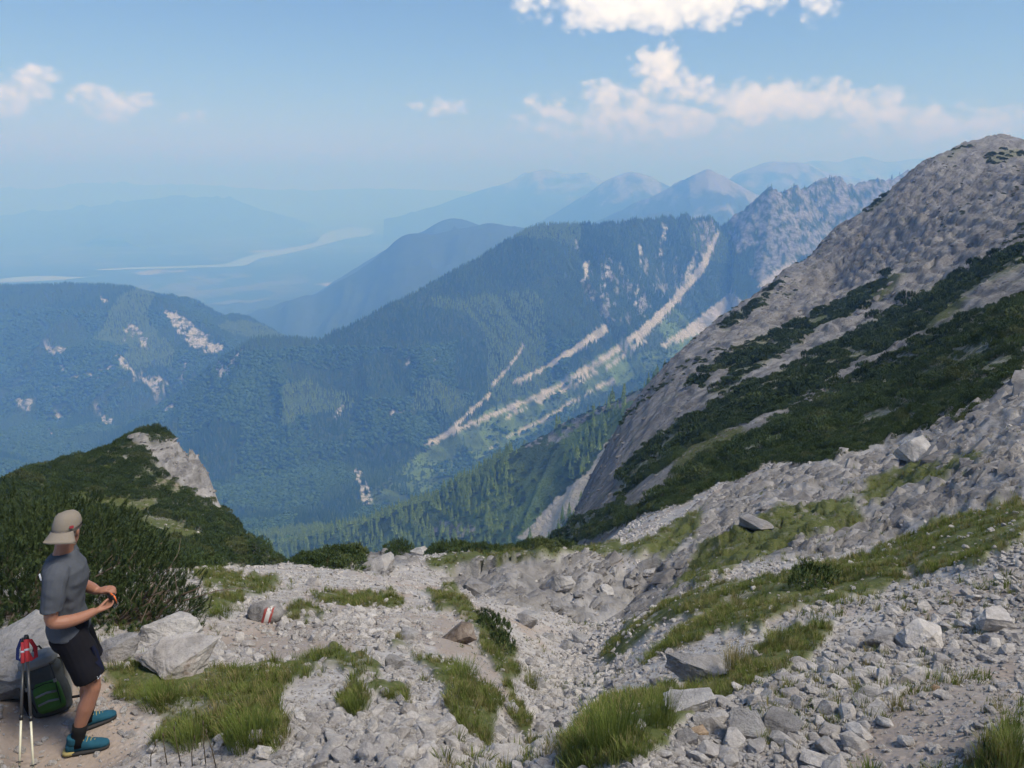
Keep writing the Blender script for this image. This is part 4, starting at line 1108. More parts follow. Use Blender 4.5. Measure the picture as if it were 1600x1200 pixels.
def rock_mesh(name, seed, sub, mat, cuts=11, dims=(1, .8, .65), rough=.05, flat=False, lo=.62):
    """a boulder with broken faces: a ball cut by random planes, then roughened"""
    g = np.random.default_rng(seed); V, T = _ICO[sub]; V = V.copy()
    N = g.normal(0, 1, (cuts, 3)); N /= np.linalg.norm(N, axis=1)[:, None]; Dn = g.uniform(lo, .92, cuts)
    dot = V @ N.T; r = np.min(np.where(dot > .05, Dn[None] / np.maximum(dot, .05), 9), axis=1); r = np.minimum(r, 1.02)
    V = V * r[:, None]
    if rough:
        s = seed * 1.7
        d = (noise3(V[:, 0] * 2.2 + s, V[:, 1] * 2.2, V[:, 2] * 2.2) - .5) * 2.4 + (noise3(V[:, 0] * 5 + s, V[:, 1] * 5, V[:, 2] * 5) - .5) * 1.3 + (noise3(V[:, 0] * 12 + s, V[:, 1] * 12, V[:, 2] * 12) - .5) * .6
        rd = 1 - np.abs(2 * noise3(V[:, 0] * 3.1 + s, V[:, 1] * 3.1 + 4, V[:, 2] * 4.5) - 1)
        rd2 = 1 - np.abs(2 * noise3(V[:, 0] * 8 + s, V[:, 1] * 8 + 4, V[:, 2] * 11) - 1)
        V = V * (1 + rough * d + rough * 2.2 * (rd - .6) + rough * .9 * (rd2 - .6))[:, None]
    V = V * np.array(dims)
    me = mesh_np(name, V, None, T, smooth=not flat); me.materials.append(mat)
    return me
def shard_mesh(name, seed, mat, n=14, dims=(1, .7, .55)):
    """an angular broken stone: the hull of a few random points"""
    g = np.random.default_rng(seed); bm = bmesh.new()
    P = g.normal(0, 1, (n, 3)); P /= np.linalg.norm(P, axis=1)[:, None]; P = np.sign(P) * np.abs(P) ** .9; P *= g.uniform(.82, 1, (n, 1)) * np.array(dims)
    for q in P: bm.verts.new(q)
    r = bmesh.ops.convex_hull(bm, input=bm.verts); bmesh.ops.delete(bm, geom=list({e for e in r['geom_interior'] if isinstance(e, bmesh.types.BMVert)}), context='VERTS')
    bmesh.ops.recalc_face_normals(bm, faces=bm.faces)
    me = bpy.data.meshes.new(name); bm.to_mesh(me); bm.free(); me.materials.append(mat); return me
def broken_boulder(name, seed, mat, dims, n=20, cuts=4, rough=.05):
    """a big block: hull of random points, finely divided and weathered"""
    g = np.random.default_rng(seed); bm = bmesh.new()
    P = g.normal(0, 1, (n, 3)); P /= np.linalg.norm(P, axis=1)[:, None]; P = np.sign(P) * np.abs(P) ** .8; P *= g.uniform(.8, 1.05, (n, 1))
    for q in P: bm.verts.new(q)
    r = bmesh.ops.convex_hull(bm, input=bm.verts); bmesh.ops.delete(bm, geom=list({e for e in r['geom_interior'] if isinstance(e, bmesh.types.BMVert)}), context='VERTS')
    bmesh.ops.subdivide_edges(bm, edges=bm.edges, cuts=cuts, use_grid_fill=True); bmesh.ops.triangulate(bm, faces=bm.faces); bmesh.ops.recalc_face_normals(bm, faces=bm.faces)
    me = bpy.data.meshes.new(name); bm.to_mesh(me); bm.free()
    V = np.zeros(len(me.vertices) * 3); me.vertices.foreach_get('co', V); V = V.reshape(-1, 3); s = seed * 1.7
    rd = lambda f, o: 1 - np.abs(2 * noise3(V[:, 0] * f + s, V[:, 1] * f + o, V[:, 2] * f * 1.5) - 1)
    V = V * (1 + rough * (2.4 * (rd(1.6, 2) - .6) + 1.4 * (rd(3.6, 5) - .6) + .8 * (rd(8, 9) - .6)))[:, None] * np.array(dims)
    me.vertices.foreach_set('co', V.ravel()); me.polygons.foreach_set('use_smooth', np.zeros(len(me.polygons), bool)); me.update(); me.materials.append(mat); return me
STONES = [shard_mesh('stone_%d' % i, 800 + i, M_STONE, 17 + i % 8, (1, .55 + .06 * (i % 6), .42 + .06 * (i % 5))) for i in range(16)]
PEBBLES = [shard_mesh('pebble_%d' % i, 830 + i, M_STONE, 10, (1, .75, .58)) for i in range(8)]

# ---- boulders that can be told apart: pixel of the foot, width in pixels, proportions, tilt
BOULDERS = [
    (18, 1120, 190, (1, .9, .80), M_GREYROCK, 'big grey boulder at the left edge behind the backpack', 5.45),
    (178, 1052, 78, (1, .8, .55), M_BOULDER, 'pale boulder just right of the hiker\'s shorts', 6.6),
    (258, 1008, 95, (1, .8, .6), M_BOULDER, 'pale boulder in front of the dwarf pine by the hiker\'s hands', None),
    (272, 1052, 125, (1, .75, .38), M_BROWNROCK, 'large pale boulder with a brown stained face right of the hiker', None),
    (305, 1060, 62, (1, .7, .45), M_BOULDER, 'flat block leaning below the brown stained boulder', 6.75),
    (490, 916, 26, (1, .8, .6), M_STONE, 'white stone standing out beside the grass strip near the lip', None),
    (592, 890, 52, (1, .9, .62), M_BOULDER, 'rounded pale boulder at the gap in the pine hedge', None),
    (655, 868, 30, (1, .8, .5), M_BOULDER, 'small pale boulder right of the gap in the pine hedge', None),
    (742, 930, 44, (1, .9, .75), M_GREYROCK, 'dark grey boulder at the top of the gully bed', None),
    (875, 920, 46, (1, .8, .6), M_GREYROCK, 'grey boulder under the earth bank of the gully', None),
    (822, 978, 48, (1, .8, .6), M_GREYROCK, 'flat faced grey boulder in the middle of the gully', None),
    (905, 1004, 34, (1, .8, .5), M_GREYROCK, 'grey stone on the right side of the gully bed', None),
    (714, 1002, 62, (1, .8, .62), M_EARTH, 'brown earthy lump topped with grass above the gully', None),
    (616, 1046, 34, (1, .8, .95), M_GREYROCK, 'upright grey stone on the path between two grass patches', None),
    (636, 1000, 40, (1, .9, .5), M_BOULDER, 'low pale boulder beside the brown earthy lump', None),
    (684, 1150, 62, (1, .75, .42), M_STONE, 'long pale slab stone among the rubble in the centre', None),
    (786, 1195, 68, (1, .85, .4), M_STONE, 'broad flat stone at the bottom centre of the rubble', None),
    (1446, 1012, 92, (1, .75, .5), M_STONE, 'largest white boulder on the rubble bank', None),
    (1380, 1014, 60, (1, .8, .6), M_BOULDER, 'pale boulder just left of the largest white boulder', None),
    (1172, 1152, 66, (1, .85, .62), M_GREYROCK, 'left one of two grey boulders in the white rubble', None),
    (1222, 1150, 66, (1, .85, .66), M_GREYROCK, 'right one of two grey boulders in the white rubble', None),
    (1560, 985, 66, (1, .8, .6), M_STONE, 'white boulder in the stone heap at the right edge', None),
    (1095, 1152, 30, (1, .8, .6), M_OCHRE, 'small ochre coloured stone at the left end of the rubble', None),
    (1462, 1078, 14, (1, .8, .6), M_OCHRE, 'tiny orange stone lying in the rubble by the path', None),
    (1432, 716, 62, (1, .8, .62), M_BOULDER, 'pale block on the outcrop under the lower pine belt', None),
    (1185, 830, 60, (1, .8, .42), M_GREYROCK, 'grey block jutting from the outcrop above the grass', None),
    (1092, 1062, 108, (1, .7, .36), M_BOULDER, 'long pale rock slab lying in the gully beside the grass', None),
    (1075, 1108, 84, (1, .6, .32), M_BOULDER, 'pale slab behind the big grass tussock', None),
    (400, 1158, 30, (1, .8, .6), M_STONE, 'white stone right of the big left tussock', None),
    (343, 1162, 20, (1, .8, .8), M_STONE, 'small white stone standing in the left grass', None),
    (412, 1185, 36, (1, .8, .6), M_STONE, 'white stone at the foot of the left tussock', None),
]
def pxm(p):                       # photograph pixels per metre at a point
    return F / (p[1] * cosP - p[2] * sinP)
occupied = []
for i, (px, py, w, dims, mat, lab, Yf) in enumerate(BOULDERS):
    p = ground_hit(px, py) if Yf is None else Vector(at(px, py, Yf))
    s = w / pxm(p) / 2 * 1.08
    z = float(ground_z(p.x, p.y))
    me = broken_boulder('boulder', 900 + i, mat, dims, 15 + i % 5, 7 if w > 60 else 3)
    o = link('boulder', me, None, None, (p.x, p.y + s * .3, z + s * dims[2] * .45), (rng.normal(0, .12), rng.normal(0, .12), rng.uniform(-.5, .5)), s)
    tag(o, lab, 'boulder' if w > 40 else 'stone')
    o.name = 'boulder' if w > 40 else 'stone'
    occupied.append((p.x, p.y + s * .3, s))
# ---- boulders strewn along the gully
GB = np.random.default_rng(77)
for i, (px, py, w) in enumerate([(800, 1112, 30), (842, 1075, 34), (868, 1045, 26), (828, 1040, 24), (884, 1015, 30), (856, 998, 24), (905, 975, 26), (868, 955, 22), (930, 950, 28), (948, 925, 26), (905, 932, 20), (985, 915, 30), (1015, 900, 26), (960, 898, 20), (840, 935, 24), (795, 945, 26), (780, 1150, 32), (860, 1120, 26), (1030, 925, 24), (920, 1020, 22)]):
    p = ground_hit(px, py); s = w / pxm(p) / 2 * 1.1; d = (1, GB.uniform(.6, .9), GB.uniform(.45, .75))
    o = link('boulder', broken_boulder('gully_boulder', 1100 + i, M_GREYROCK if i % 3 else M_BOULDER, d, 14 + i % 5, 3), None, None, (p.x, p.y + s * .2, float(ground_z(p.x, p.y + s * .2)) + s * d[2] * .3), (GB.normal(0, .2), GB.normal(0, .2), GB.uniform(0, 6)), s)
    tag(o, ('pale' if i % 3 == 0 else 'grey') + (' boulder in the upper gully bed below the earth bank' if py < 960 else ' boulder in the middle of the gully bed between the grass banks' if py < 1060 else ' boulder in the lower gully close to the central rubble'), 'boulder', 'boulders strewn along the gully')
    occupied.append((p.x, p.y + s * .2, s))
# ---- the rock with the painted trail mark
p = ground_hit(412, 972); s = 54 / pxm(p) / 2
t = empty('marked_boulder', (p.x, p.y + s * .4, float(ground_z(p.x, p.y)) + s * .35))
rk_me = rock_mesh('marked_rock', 947, 4, M_GREYROCK, cuts=8, dims=(1, .8, .8), rough=.03, lo=.45)
link('rock', rk_me, None, t, scale=s)
RV = np.array([v.co[:] for v in rk_me.vertices]) * s
def paint(x0, x1, z0, z1, lean, name, mat):
    """a patch of paint lying 3 mm off the rock's camera side"""
    nx, nz = 5, 9; V = []
    for i in range(nx):
        for j in range(nz):
            zz = z0 + (z1 - z0) * j / (nz - 1); xx = x0 + (x1 - x0) * i / (nx - 1) + lean * zz
            d = (RV[:, 0] - xx) ** 2 + (RV[:, 2] - zz) ** 2 + np.where(RV[:, 1] > -.02 * s, 9, 0)
            k = np.argsort(d)[:4]; wgt = 1 / (d[k] + 1e-4)
            V.append((xx, float((RV[k, 1] * wgt).sum() / wgt.sum()) - .006, zz))
    link(name, mesh_np(name, V, grid_quads(nx, nz)), mat, t)
M_RED, M_WHITE = plain('red_paint', (.27, .055, .05), .7, .3, .3, 40), plain('white_paint', (.55, .53, .52), .7, .3, .15, 40)
paint(s * .02, s * .17, -s * .30, s * .62, .28, 'red_stripe', M_RED)
paint(s * .17, s * .42, -s * .30, s * .62, .28, 'white_stripe', M_WHITE)
paint(s * .42, s * .55, -s * .28, s * .55, .28, 'red_stripe', M_RED)
tag(t, 'grey rock painted with a red and white trail mark', 'marked rock')
occupied.append((p.x, p.y + s * .4, s))

# ---- loose stones: everything is one scatter of sizes; the 290 that show largest are stones of their own
gx, gy, gr = polar_samples(270000, -43, 43, 1.6, 62, 830)
gz0 = base_height(gx, gy)
krock, kgrass, ksoil, kpine, kcliff = near_masks(gx, gy, gz0)
G = np.random.default_rng(31)
cl = fbm(gx / 1.3, gy / 1.3, 4, 840) * .5 + .5
gpx, gpy = pix(np.stack([gx, gy, gz0], -1))
RUBBLE = [[(1030, 1200), (1060, 1130), (1130, 1085), (1230, 1040), (1300, 1000), (1400, 960), (1500, 935), (1600, 890), (1600, 1000), (1500, 1010), (1440, 1050), (1380, 1110), (1330, 1180), (1300, 1200)],
          [(1520, 880), (1600, 850), (1600, 890), (1530, 900)], [(430, 1200), (450, 1110), (560, 1110), (640, 1080), (720, 1110), (830, 1130), (880, 1200)], [(380, 960), (560, 960), (700, 985), (660, 1010), (420, 1000)],
          [(290, 1000), (380, 1010), (470, 1060), (400, 1070), (320, 1030)], [(760, 1190), (800, 1090), (850, 1000), (880, 930), (1000, 890), (1040, 930), (960, 1000), (930, 1070), (880, 1130)]]
rub = pmask(gpx, gpy, RUBBLE, 14, 20, 845)
prob = np.clip(.30 + .6 * rub + .55 * (cl - .5), 0.03, 1) * (1 - .93 * kgrass) * (1 - .95 * krock) * (1 - .55 * ksoil * (1 - rub)) * (1 - kpine)
kp = G.random(len(gx)) < prob
for ox, oy, orad in occupied: kp &= (gx - ox) ** 2 + (gy - oy) ** 2 > (orad * .8) ** 2
gx, gy, gr, rub, ks = gx[kp], gy[kp], gr[kp], rub[kp], ksoil[kp]
n = len(gx)
u = G.random(n)
sz = (.0012 * gr + .0075) * np.minimum(u ** -.42, 9) * (.65 + .7 * cl[kp]) * (1 + .18 * rub) * np.where(ks > .5, .75, 1)          # half length
sz = np.minimum(sz, np.where(rub > .5, .098, .068) * (.85 + .025 * gr))
pp = sz * 2 * F / (gy * cosP - (-2 - .44 * gy) * sinP)
order = np.argsort(-pp)
gpx, gpy = pix(np.stack([gx, gy, base_height(gx, gy)], -1))
def stone_label(x, y):
    if x > 1300 and y < 1010: return 'pale stone in the heap along the top of the rubble bank', 'stones on top of the rubble bank'
    if x > 1000 and y > 1010: return 'angular white stone in the loose rubble below the path', 'stones in the rubble below the path'
    if x < 470 and y > 990: return 'pale stone between the grass patches near the hiker', 'stones near the hiker'
    if y > 1080: return 'angular pale stone in the rubble of the central gully', 'stones in the central gully rubble'
    if x > 780: return 'grey stone lying in the bed of the gully', 'stones in the gully bed'
    return 'pale stone on the gravel flat around the marked rock', 'stones on the gravel flat'
picked = []
for i in order:
    if len(picked) >= 290: break
    if not (8 < gpx[i] < 1592 and 860 < gpy[i] < 1192): continue
    if any((gx[i] - gx[j]) ** 2 + (gy[i] - gy[j]) ** 2 < (.75 * (sz[i] + sz[j])) ** 2 for j in picked): continue
    picked.append(i)
gzz = ground_z(gx, gy)
for i in picked:
    o = link('stone', STONES[int(G.integers(16))], None, None, (gx[i], gy[i], gzz[i] + sz[i] * .22), (G.normal(0, .35), G.normal(0, .35), G.uniform(0, 6.28)), float(sz[i]))
    lab, g = stone_label(gpx[i], gpy[i]); tag(o, lab, 'stone', g)
m_ = np.ones(n, bool); m_[picked] = False
big = pp > 26
m_ &= ~(big & (G.random(n) < .6))
ii = np.nonzero(m_)[0]
scatter('gravel', np.stack([gx[ii], gy[ii], gzz[ii] + sz[ii] * .15], -1), np.stack([G.normal(0, .4, len(ii)), G.normal(0, .4, len(ii)), G.uniform(0, 6.28, len(ii))], -1), sz[ii], np.where(pp[ii] > 9, 8 + G.integers(0, 16, len(ii)), G.integers(0, 8, len(ii))), PEBBLES + STONES, 'loose pale limestone gravel and small rubble', 'gravel')
print('gravel', len(ii))

# ---- broken ledges of the outcrop and of the spur: slabs standing out of the bedrock
M_CRAG = m_stone('bedrock_slabs', (.15, .145, .145), (.33, .32, .315), (.20, .17, .145), amount=.25, scale=2.5)
M_CLIFF = m_stone('cliff_slabs', (.135, .132, .135), (.275, .27, .272), (.19, .18, .17), amount=.12, scale=2.5)
CRAGS = [shard_mesh('slab_%d' % i, 1000 + i, M_CRAG, 15 + i % 5, (1, .62, .34 + .05 * (i % 4))) for i in range(8)]
CLIFFS = [shard_mesh('ledge_%d' % i, 1020 + i, M_CLIFF, 15 + i % 5, (1, .55, .40 + .05 * (i % 4))) for i in range(8)]
cx_, cy_, cr_ = polar_samples(90000, -36, 37, 9, 430, 1040)
cm_ = near_masks(cx_, cy_, base_height(cx_, cy_)); cpx, cpy = pix(np.stack([cx_, cy_, base_height(cx_, cy_)], -1))
G2 = np.random.default_rng(35)
on_rock = (cm_[0] > .5) & (cm_[1] < .5)
on_cliff = (cm_[4] > .5) & (cr_ > 62) & (cpx > 780)
pk = np.where(on_rock, .34 * (fbm(cx_ / 2.2, cy_ / 2.2, 3, 1041) > -.1), np.where(on_cliff, (.42) * (fbm(cx_ / 14, cy_ / 14, 3, 1043) > -.18), 0))
kp = G2.random(len(cx_)) < pk
cx_, cy_, cr_, on_cliff = cx_[kp], cy_[kp], cr_[kp], on_cliff[kp]; n = len(cx_)
cs_ = (.0085 * cr_ + .03) * np.minimum(G2.random(n) ** -.38, 4.0) * np.where(on_cliff, .17, np.where(cx_ < -8, .30, .62))
scatter('broken_rock', np.stack([cx_, cy_, ground_z(cx_, cy_) - cs_ * .10], -1), np.stack([G2.normal(.10, .16, n), G2.normal(-.42, .16, n), G2.normal(.40, .30, n)], -1),
        np.stack([cs_ * 1.25, cs_, cs_ * G2.uniform(.7, 1.2, n)], -1), np.where(on_cliff, 8, 0) + G2.integers(0, 8, n), CRAGS + CLIFFS, 'broken grey limestone ledges on the outcrop and the spur', 'rock ledges')
print('ledges', n)
# ------------------------------------------------------------------ grass
def tuft_mesh(name, seed, blades, spread, width, lean, mat, curve=.5, seg=3):
    g = np.random.default_rng(seed); V, Q, T = [], [], []
    for i in range(blades):
        a = g.uniform(0, 6.283); q = spread * math.sqrt(g.random()); b = np.array([q * math.cos(a), q * math.sin(a), -.03])
        d = np.array([math.cos(a + g.normal(0, .6)), math.sin(a + g.normal(0, .6)), 0]) * g.uniform(.1, 1) * lean
        h = g.uniform(.55, 1.0); s = np.array([-d[1], d[0], 0]); s = s / (np.linalg.norm(s) + 1e-6) * width * g.uniform(.7, 1.3)
        k = len(V)
        for j in range(seg):
            t = j / seg; p = b + d * (t * (1 - curve) + t * t * curve) * h + np.array([0, 0, h * (t - .25 * curve * t * t)]); w = s * (1 - .55 * t)
            V += [p - w, p + w]
        V.append(b + d * h + np.array([0, 0, h * (1 - .25 * curve)]))
        for j in range(seg - 1): Q.append((k + 2 * j, k + 2 * j + 1, k + 2 * j + 3, k + 2 * j + 2))
        T.append((k + 2 * seg - 2, k + 2 * seg - 1, k + 2 * seg))
    me = mesh_np(name, V, Q, T, smooth=False); me.materials.append(mat); return me
TUFTS = [tuft_mesh('tuft_%d' % i, 850 + i, 20, .28, .014 + .004 * (i % 3), .55, M_GRASS) for i in range(6)]
wx, wy, wr = polar_samples(300000, -43, 43, 1.6, 110, 860)
wm = near_masks(wx, wy, base_height(wx, wy))
G = np.random.default_rng(33)
cl = fbm(wx / .8, wy / .8, 4, 870)
pr = np.clip(.52 + cl * 1.7, .03, 1) * (wm[1] > .5) * (1 - .55 * (wm[0] > .5)) * (wm[3] < .5)
# sparse weeds on the gravel
pr = np.maximum(pr, .11 * (fbm(wx / 2.2, wy / 2.2, 4, 875) > .24) * (wm[3] < .5))
kp = G.random(len(wx)) < pr * .72
for ox, oy, orad in occupied: kp &= (wx - ox) ** 2 + (wy - oy) ** 2 > (orad * .8) ** 2
wx, wy, wr = wx[kp], wy[kp], wr[kp]; n = len(wx)
hs = (.04 + .105 * G.random(n) ** 1.6) * np.clip(.72 + .030 * wr, .8, 2.2) * (1 + .5 * fbm(wx / 1.7, wy / 1.7, 3, 880))
scatter('grass', np.stack([wx, wy, ground_z(wx, wy)], -1), np.stack([G.normal(0, .15, n), G.normal(0, .15, n), G.uniform(0, 6.28, n)], -1), np.stack([hs * 1.15, hs * 1.15, hs], -1), G.integers(0, 6, n), TUFTS, 'short alpine grass growing in strips on the slope', 'grass')
print('grass', n)
# ---- big tussocks, one by one
for i, (px, py, w, h, lab) in enumerate([(960, 1165, 150, 105, 'largest green grass tussock at the bottom centre right'), (1030, 1130, 90, 80, 'tall wispy tussock behind the largest one beside the white rubble'), (905, 1180, 80, 55, 'low tussock left of the largest one'),
        (390, 1160, 120, 75, 'big round green tussock right of the hiker'), (300, 1165, 90, 55, 'grass tussock between the hiker\'s boots and the big round one'), (345, 962, 70, 26, 'flat tussock on the gravel left of the marked rock'), (458, 968, 34, 18, 'small tussock right of the marked rock'),
        (1580, 1190, 110, 75, 'dark green tussock in the bottom right corner'), (250, 1100, 110, 40, 'grass clump below the brown stained boulder'), (720, 1060, 90, 34, 'grass clump on the bank left of the gully'), (830, 1075, 40, 36, 'grass hanging over the gully edge'), (550, 1110, 46, 36, 'small weedy clump with pale flowers on the rubble'), (1150, 1040, 80, 44, 'wispy grass above the white rubble'), (1215, 1010, 70, 40, 'grass clump by the upper end of the white rubble')]):
    p = ground_hit(px, py); k = pxm(p)
    W, H = w / k / 2, h / k * .92
    me = tuft_mesh('tussock', 890 + i, int(170 + 2.2 * w), .55, .0075 * (1 if w > 60 else 1.6), .62, M_TUSSOCK, seg=4)
    for v in me.vertices: pass
    o = link('grass_tussock', me, None, None, (p.x, p.y, p.z - .01), (0, 0, i * 1.1)); o.scale = (W * 1.05, W * .9, H)
    tag(o, lab, 'grass tussock')
# ---- dry stalks in front of the lens at the bottom left
M_STALK = plain('dry_stalk', (.10, .08, .055), .9, .1, .3)
for i, (px, h) in enumerate([(235, .16), (262, .22), (283, .27), (300, .20), (322, .30), (338, .24)]):
    p = ground_hit(px, 1198, 1.2); mb = MB()
    g = np.random.default_rng(i + 3); l = g.normal(0, .12)
    mb.tube([(0, 0, -.03), (l * .3 * h, 0, h * .5), (l * h + .01, 0, h)], [.004, .0032, .0018], 5)
    st = empty('dry_stalk', p); link('stem', mb.mesh('stalk_stem'), M_STALK, st)
    hd = MB(); hd.tube([(l * h + .01, 0, h - .01), (l * h + .012, 0, h + .012), (l * h + .014, 0, h + .03)], [.003, .006, .002], 6); link('seed_head', hd.mesh('stalk_head'), M_STALK, st)
    tag(st, 'thin dark dry stalk at the bottom edge in front of the grass', 'stalk', 'dry stalks at the bottom edge')

# ------------------------------------------------------------------ the hiker
def loft(mb, rings, n=24, p=2.0, caps=True):
    """rings of (centre, half-axis a, half-axis b): superellipse sections joined into a skin"""
    V = []
    for c, a, b in rings:
        c, a, b = Vector(c), Vector(a), Vector(b)
        for k in range(n):
            t = 2 * math.pi * k / n; ct, st = math.cos(t), math.sin(t)
            V.append(c + a * (math.copysign(abs(ct) ** (2 / p), ct)) + b * (math.copysign(abs(st) ** (2 / p), st)))
    m = len(rings)
    Fs = [(i * n + k, i * n + (k + 1) % n, (i + 1) * n + (k + 1) % n, (i + 1) * n + k) for i in range(m - 1) for k in range(n)]
    if caps: Fs += [tuple(reversed(range(n))), tuple((m - 1) * n + k for k in range(n))]
    mb.add(V, Fs)
def zring(cx, cy, z, rx, ry): return ((cx, cy, z), (rx, 0, 0), (0, ry, 0))
def smooth_pts(pts, rad, k=4):
    """Catmull-Rom through joints, with radii"""
    P = [Vector(p) for p in pts]; out, ro = [], []
    for i in range(len(P) - 1):
        p0, p1, p2, p3 = P[max(i - 1, 0)], P[i], P[i + 1], P[min(i + 2, len(P) - 1)]
        for j in range(k):
            t = j / k
            out.append(.5 * (2 * p1 + (p2 - p0) * t + (2 * p0 - 5 * p1 + 4 * p2 - p3) * t * t + (3 * p1 - p0 - 3 * p2 + p3) * t ** 3)); ro.append(rad[i] * (1 - t) + rad[i + 1] * t)
    out.append(P[-1]); ro.append(rad[-1]); return out, ro
def limb(mb, pts, rad, n=14, k=4):
    a, b = smooth_pts(pts, rad, k); mb.tube(a, b, n)
def remeshed(name, mb, voxel, smooth=4, wrinkle=None):
    """joins overlapping closed pieces into one continuous skin"""
    me = mb.mesh(name); o = bpy.data.objects.new(name, me); scene.collection.objects.link(o)
    r = o.modifiers.new('r', 'REMESH'); r.mode = 'VOXEL'; r.voxel_size = voxel; r.use_smooth_shade = True
    s = o.modifiers.new('s', 'SMOOTH'); s.factor = .5; s.iterations = smooth
    dg = bpy.context.evaluated_depsgraph_get(); out = bpy.data.meshes.new_from_object(o.evaluated_get(dg))
    bpy.data.objects.remove(o); bpy.data.meshes.remove(me); out.name = name; out.materials.clear()
    if wrinkle:
        n = len(out.vertices); V = np.zeros(n * 3); out.vertices.foreach_get('co', V); V = V.reshape(-1, 3)
        Nn = np.zeros(n * 3); out.vertices.foreach_get('normal', Nn); V = V + Nn.reshape(-1, 3) * wrinkle(V)[:, None]
        out.vertices.foreach_set('co', V.ravel())
    out.polygons.foreach_set('use_smooth', np.ones(len(out.polygons), bool)); out.update()
    return out
def m_cloth(name, col, var=.2, scale=60):
    m = Mat(name, .95, .1); n = m.noise(scale, 4); w = m.noise(7, 4)
    m.color(m.mix(m.math('MULTIPLY', m.math('ADD', n, w), .5), tuple(c * (1 - var) for c in col), tuple(c * (1 + var) for c in col))); m.bump(n, .35, .002); return m.m
M_SKIN = Mat('tanned_skin', .55, .35); _n = M_SKIN.noise(18, 5); M_SKIN.color(M_SKIN.mix(_n, (.25, .115, .075), (.36, .18, .12))); M_SKIN.b.inputs['Subsurface Weight'].default_value = .08; M_SKIN.b.inputs['Subsurface Radius'].default_value = (.01, .004, .002); M_SKIN = M_SKIN.m
M_SHIRT = m_cloth('grey_marl_cotton', (.075, .083, .10), .25); M_SHORTS = m_cloth('black_shorts_cloth', (.012, .012, .016), .3); M_NAVY = m_cloth('navy_panel', (.011, .014, .035)); M_CAP = m_cloth('beige_cap_cloth', (.22, .192, .16), .15, 90); M_SOCK = m_cloth('black_sock', (.012, .012, .013)); M_SHOE = m_cloth('teal_shoe_fabric', (.018, .075, .115), .45, 30)
M_SOLE = plain('pale_sole', (.30, .25, .10), .8); M_DARKSOLE = plain('dark_rubber', (.03, .03, .032), .8); M_HAIR = m_cloth('grey_hair', (.12, .10, .09), .4, 200); M_CAPBAND = m_cloth('cap_strap', (.10, .09, .085)); M_PATCH = plain('red_emblem', (.28, .03, .04), .8); M_LOGO = plain('white_print', (.62, .66, .74), .8); M_BLACK = plain('black_plastic', (.015, .015, .017), .4, .5); M_ORANGE = plain('orange_plastic', (.75, .16, .03), .5, .5)

# -- limbs (metres, facing +x, near side is -y)
HEAD_YAW = R(62); HC = Vector((-.085, 0, 1.675))
Rh = Matrix.Rotation(HEAD_YAW, 4, 'Z') @ Matrix.Rotation(R(4), 4, 'Y')
def hp(x, y, z): return HC + (Rh @ Vector((x, y, z)))
def hv(x, y, z): return Rh @ Vector((x, y, z))
body = MB()
loft(body, [zring(-.09, 0, .86, .09, .13), zring(-.09, 0, .95, .11, .165), zring(-.10, 0, 1.06, .10, .145), zring(-.105, 0, 1.2, .11, .16), zring(-.10, 0, 1.33, .125, .178), zring(-.11, 0, 1.43, .11, .18), zring(-.12, 0, 1.48, .085, .14), zring(-.115, 0, 1.52, .06, .075)])
limb(body, [(-.125, 0, 1.47), (-.11, 0, 1.54), hp(-.02, 0, -.05)], [.072, .063, .060])
# head: skull, jaw, nose, brow, ears
loft(body, [(hp(.005, 0, -.118), hv(.035, 0, 0), hv(0, .030, 0)), (hp(.012, 0, -.105), hv(.062, 0, 0), hv(0, .050, 0)), (hp(.008, 0, -.07), hv(.082, 0, 0), hv(0, .064, 0)), (hp(0, 0, -.02), hv(.094, 0, 0), hv(0, .072, 0)), (hp(-.003, 0, .04), hv(.098, 0, 0), hv(0, .077, 0)), (hp(-.006, 0, .085), hv(.085, 0, 0), hv(0, .068, 0)), (hp(-.01, 0, .115), hv(.05, 0, 0), hv(0, .04, 0)), (hp(-.01, 0, .125), hv(.015, 0, 0), hv(0, .012, 0))], 20)
limb(body, [hp(.085, 0, .025), hp(.104, 0, -.005), hp(.112, 0, -.028), hp(.092, 0, -.036)], [.010, .012, .016, .012], 8)      # nose
limb(body, [hp(.078, .04, .032), hp(.094, 0, .034), hp(.078, -.04, .032)], [.012, .014, .012], 8)                                # brow
limb(body, [hp(.082, .022, -.066), hp(.092, 0, -.064), hp(.082, -.022, -.066)], [.008, .010, .008], 8)                            # lips
for s in (-1, 1):                                                                                                               # ears
    limb(body, [hp(.002, s * .070, -.035), hp(-.010, s * .080, -.01), hp(-.014, s * .083, .015), hp(.004, s * .078, .026)], [.009, .011, .011, .008], 8)
limb(body, [(-.125, -.15, 1.445), (-.145, -.195, 1.41), (-.165, -.232, 1.28), (-.175, -.25, 1.14), (-.09, -.235, 1.105), (.0, -.19, 1.092), (.085, -.135, 1.092)], [.055, .058, .051, .043, .046, .040, .029])
limb(body, [(-.105, .15, 1.445), (-.11, .19, 1.41), (-.10, .235, 1.29), (-.075, .25, 1.16), (-.005, .20, 1.15), (.05, .13, 1.15), (.095, .06, 1.15)], [.055, .058, .051, .043, .046, .040, .029])
limb(body, [(-.085, -.09, .94), (-.03, -.108, .80), (.015, -.122, .65), (.055, -.132, .52), (.050, -.135, .46), (.012, -.14, .35), (-.025, -.142, .23), (-.045, -.145, .12), (-.04, -.145, .07)], [.085, .088, .074, .058, .056, .059, .046, .036, .04])
limb(body, [(-.085, .09, .94), (-.045, .105, .80), (.0, .115, .65), (.045, .122, .52), (.045, .125, .46), (.012, .13, .35), (.0, .135, .23), (-.005, .14, .12), (.0, .14, .07)], [.085, .088, .074, .058, .056, .059, .046, .036, .04])
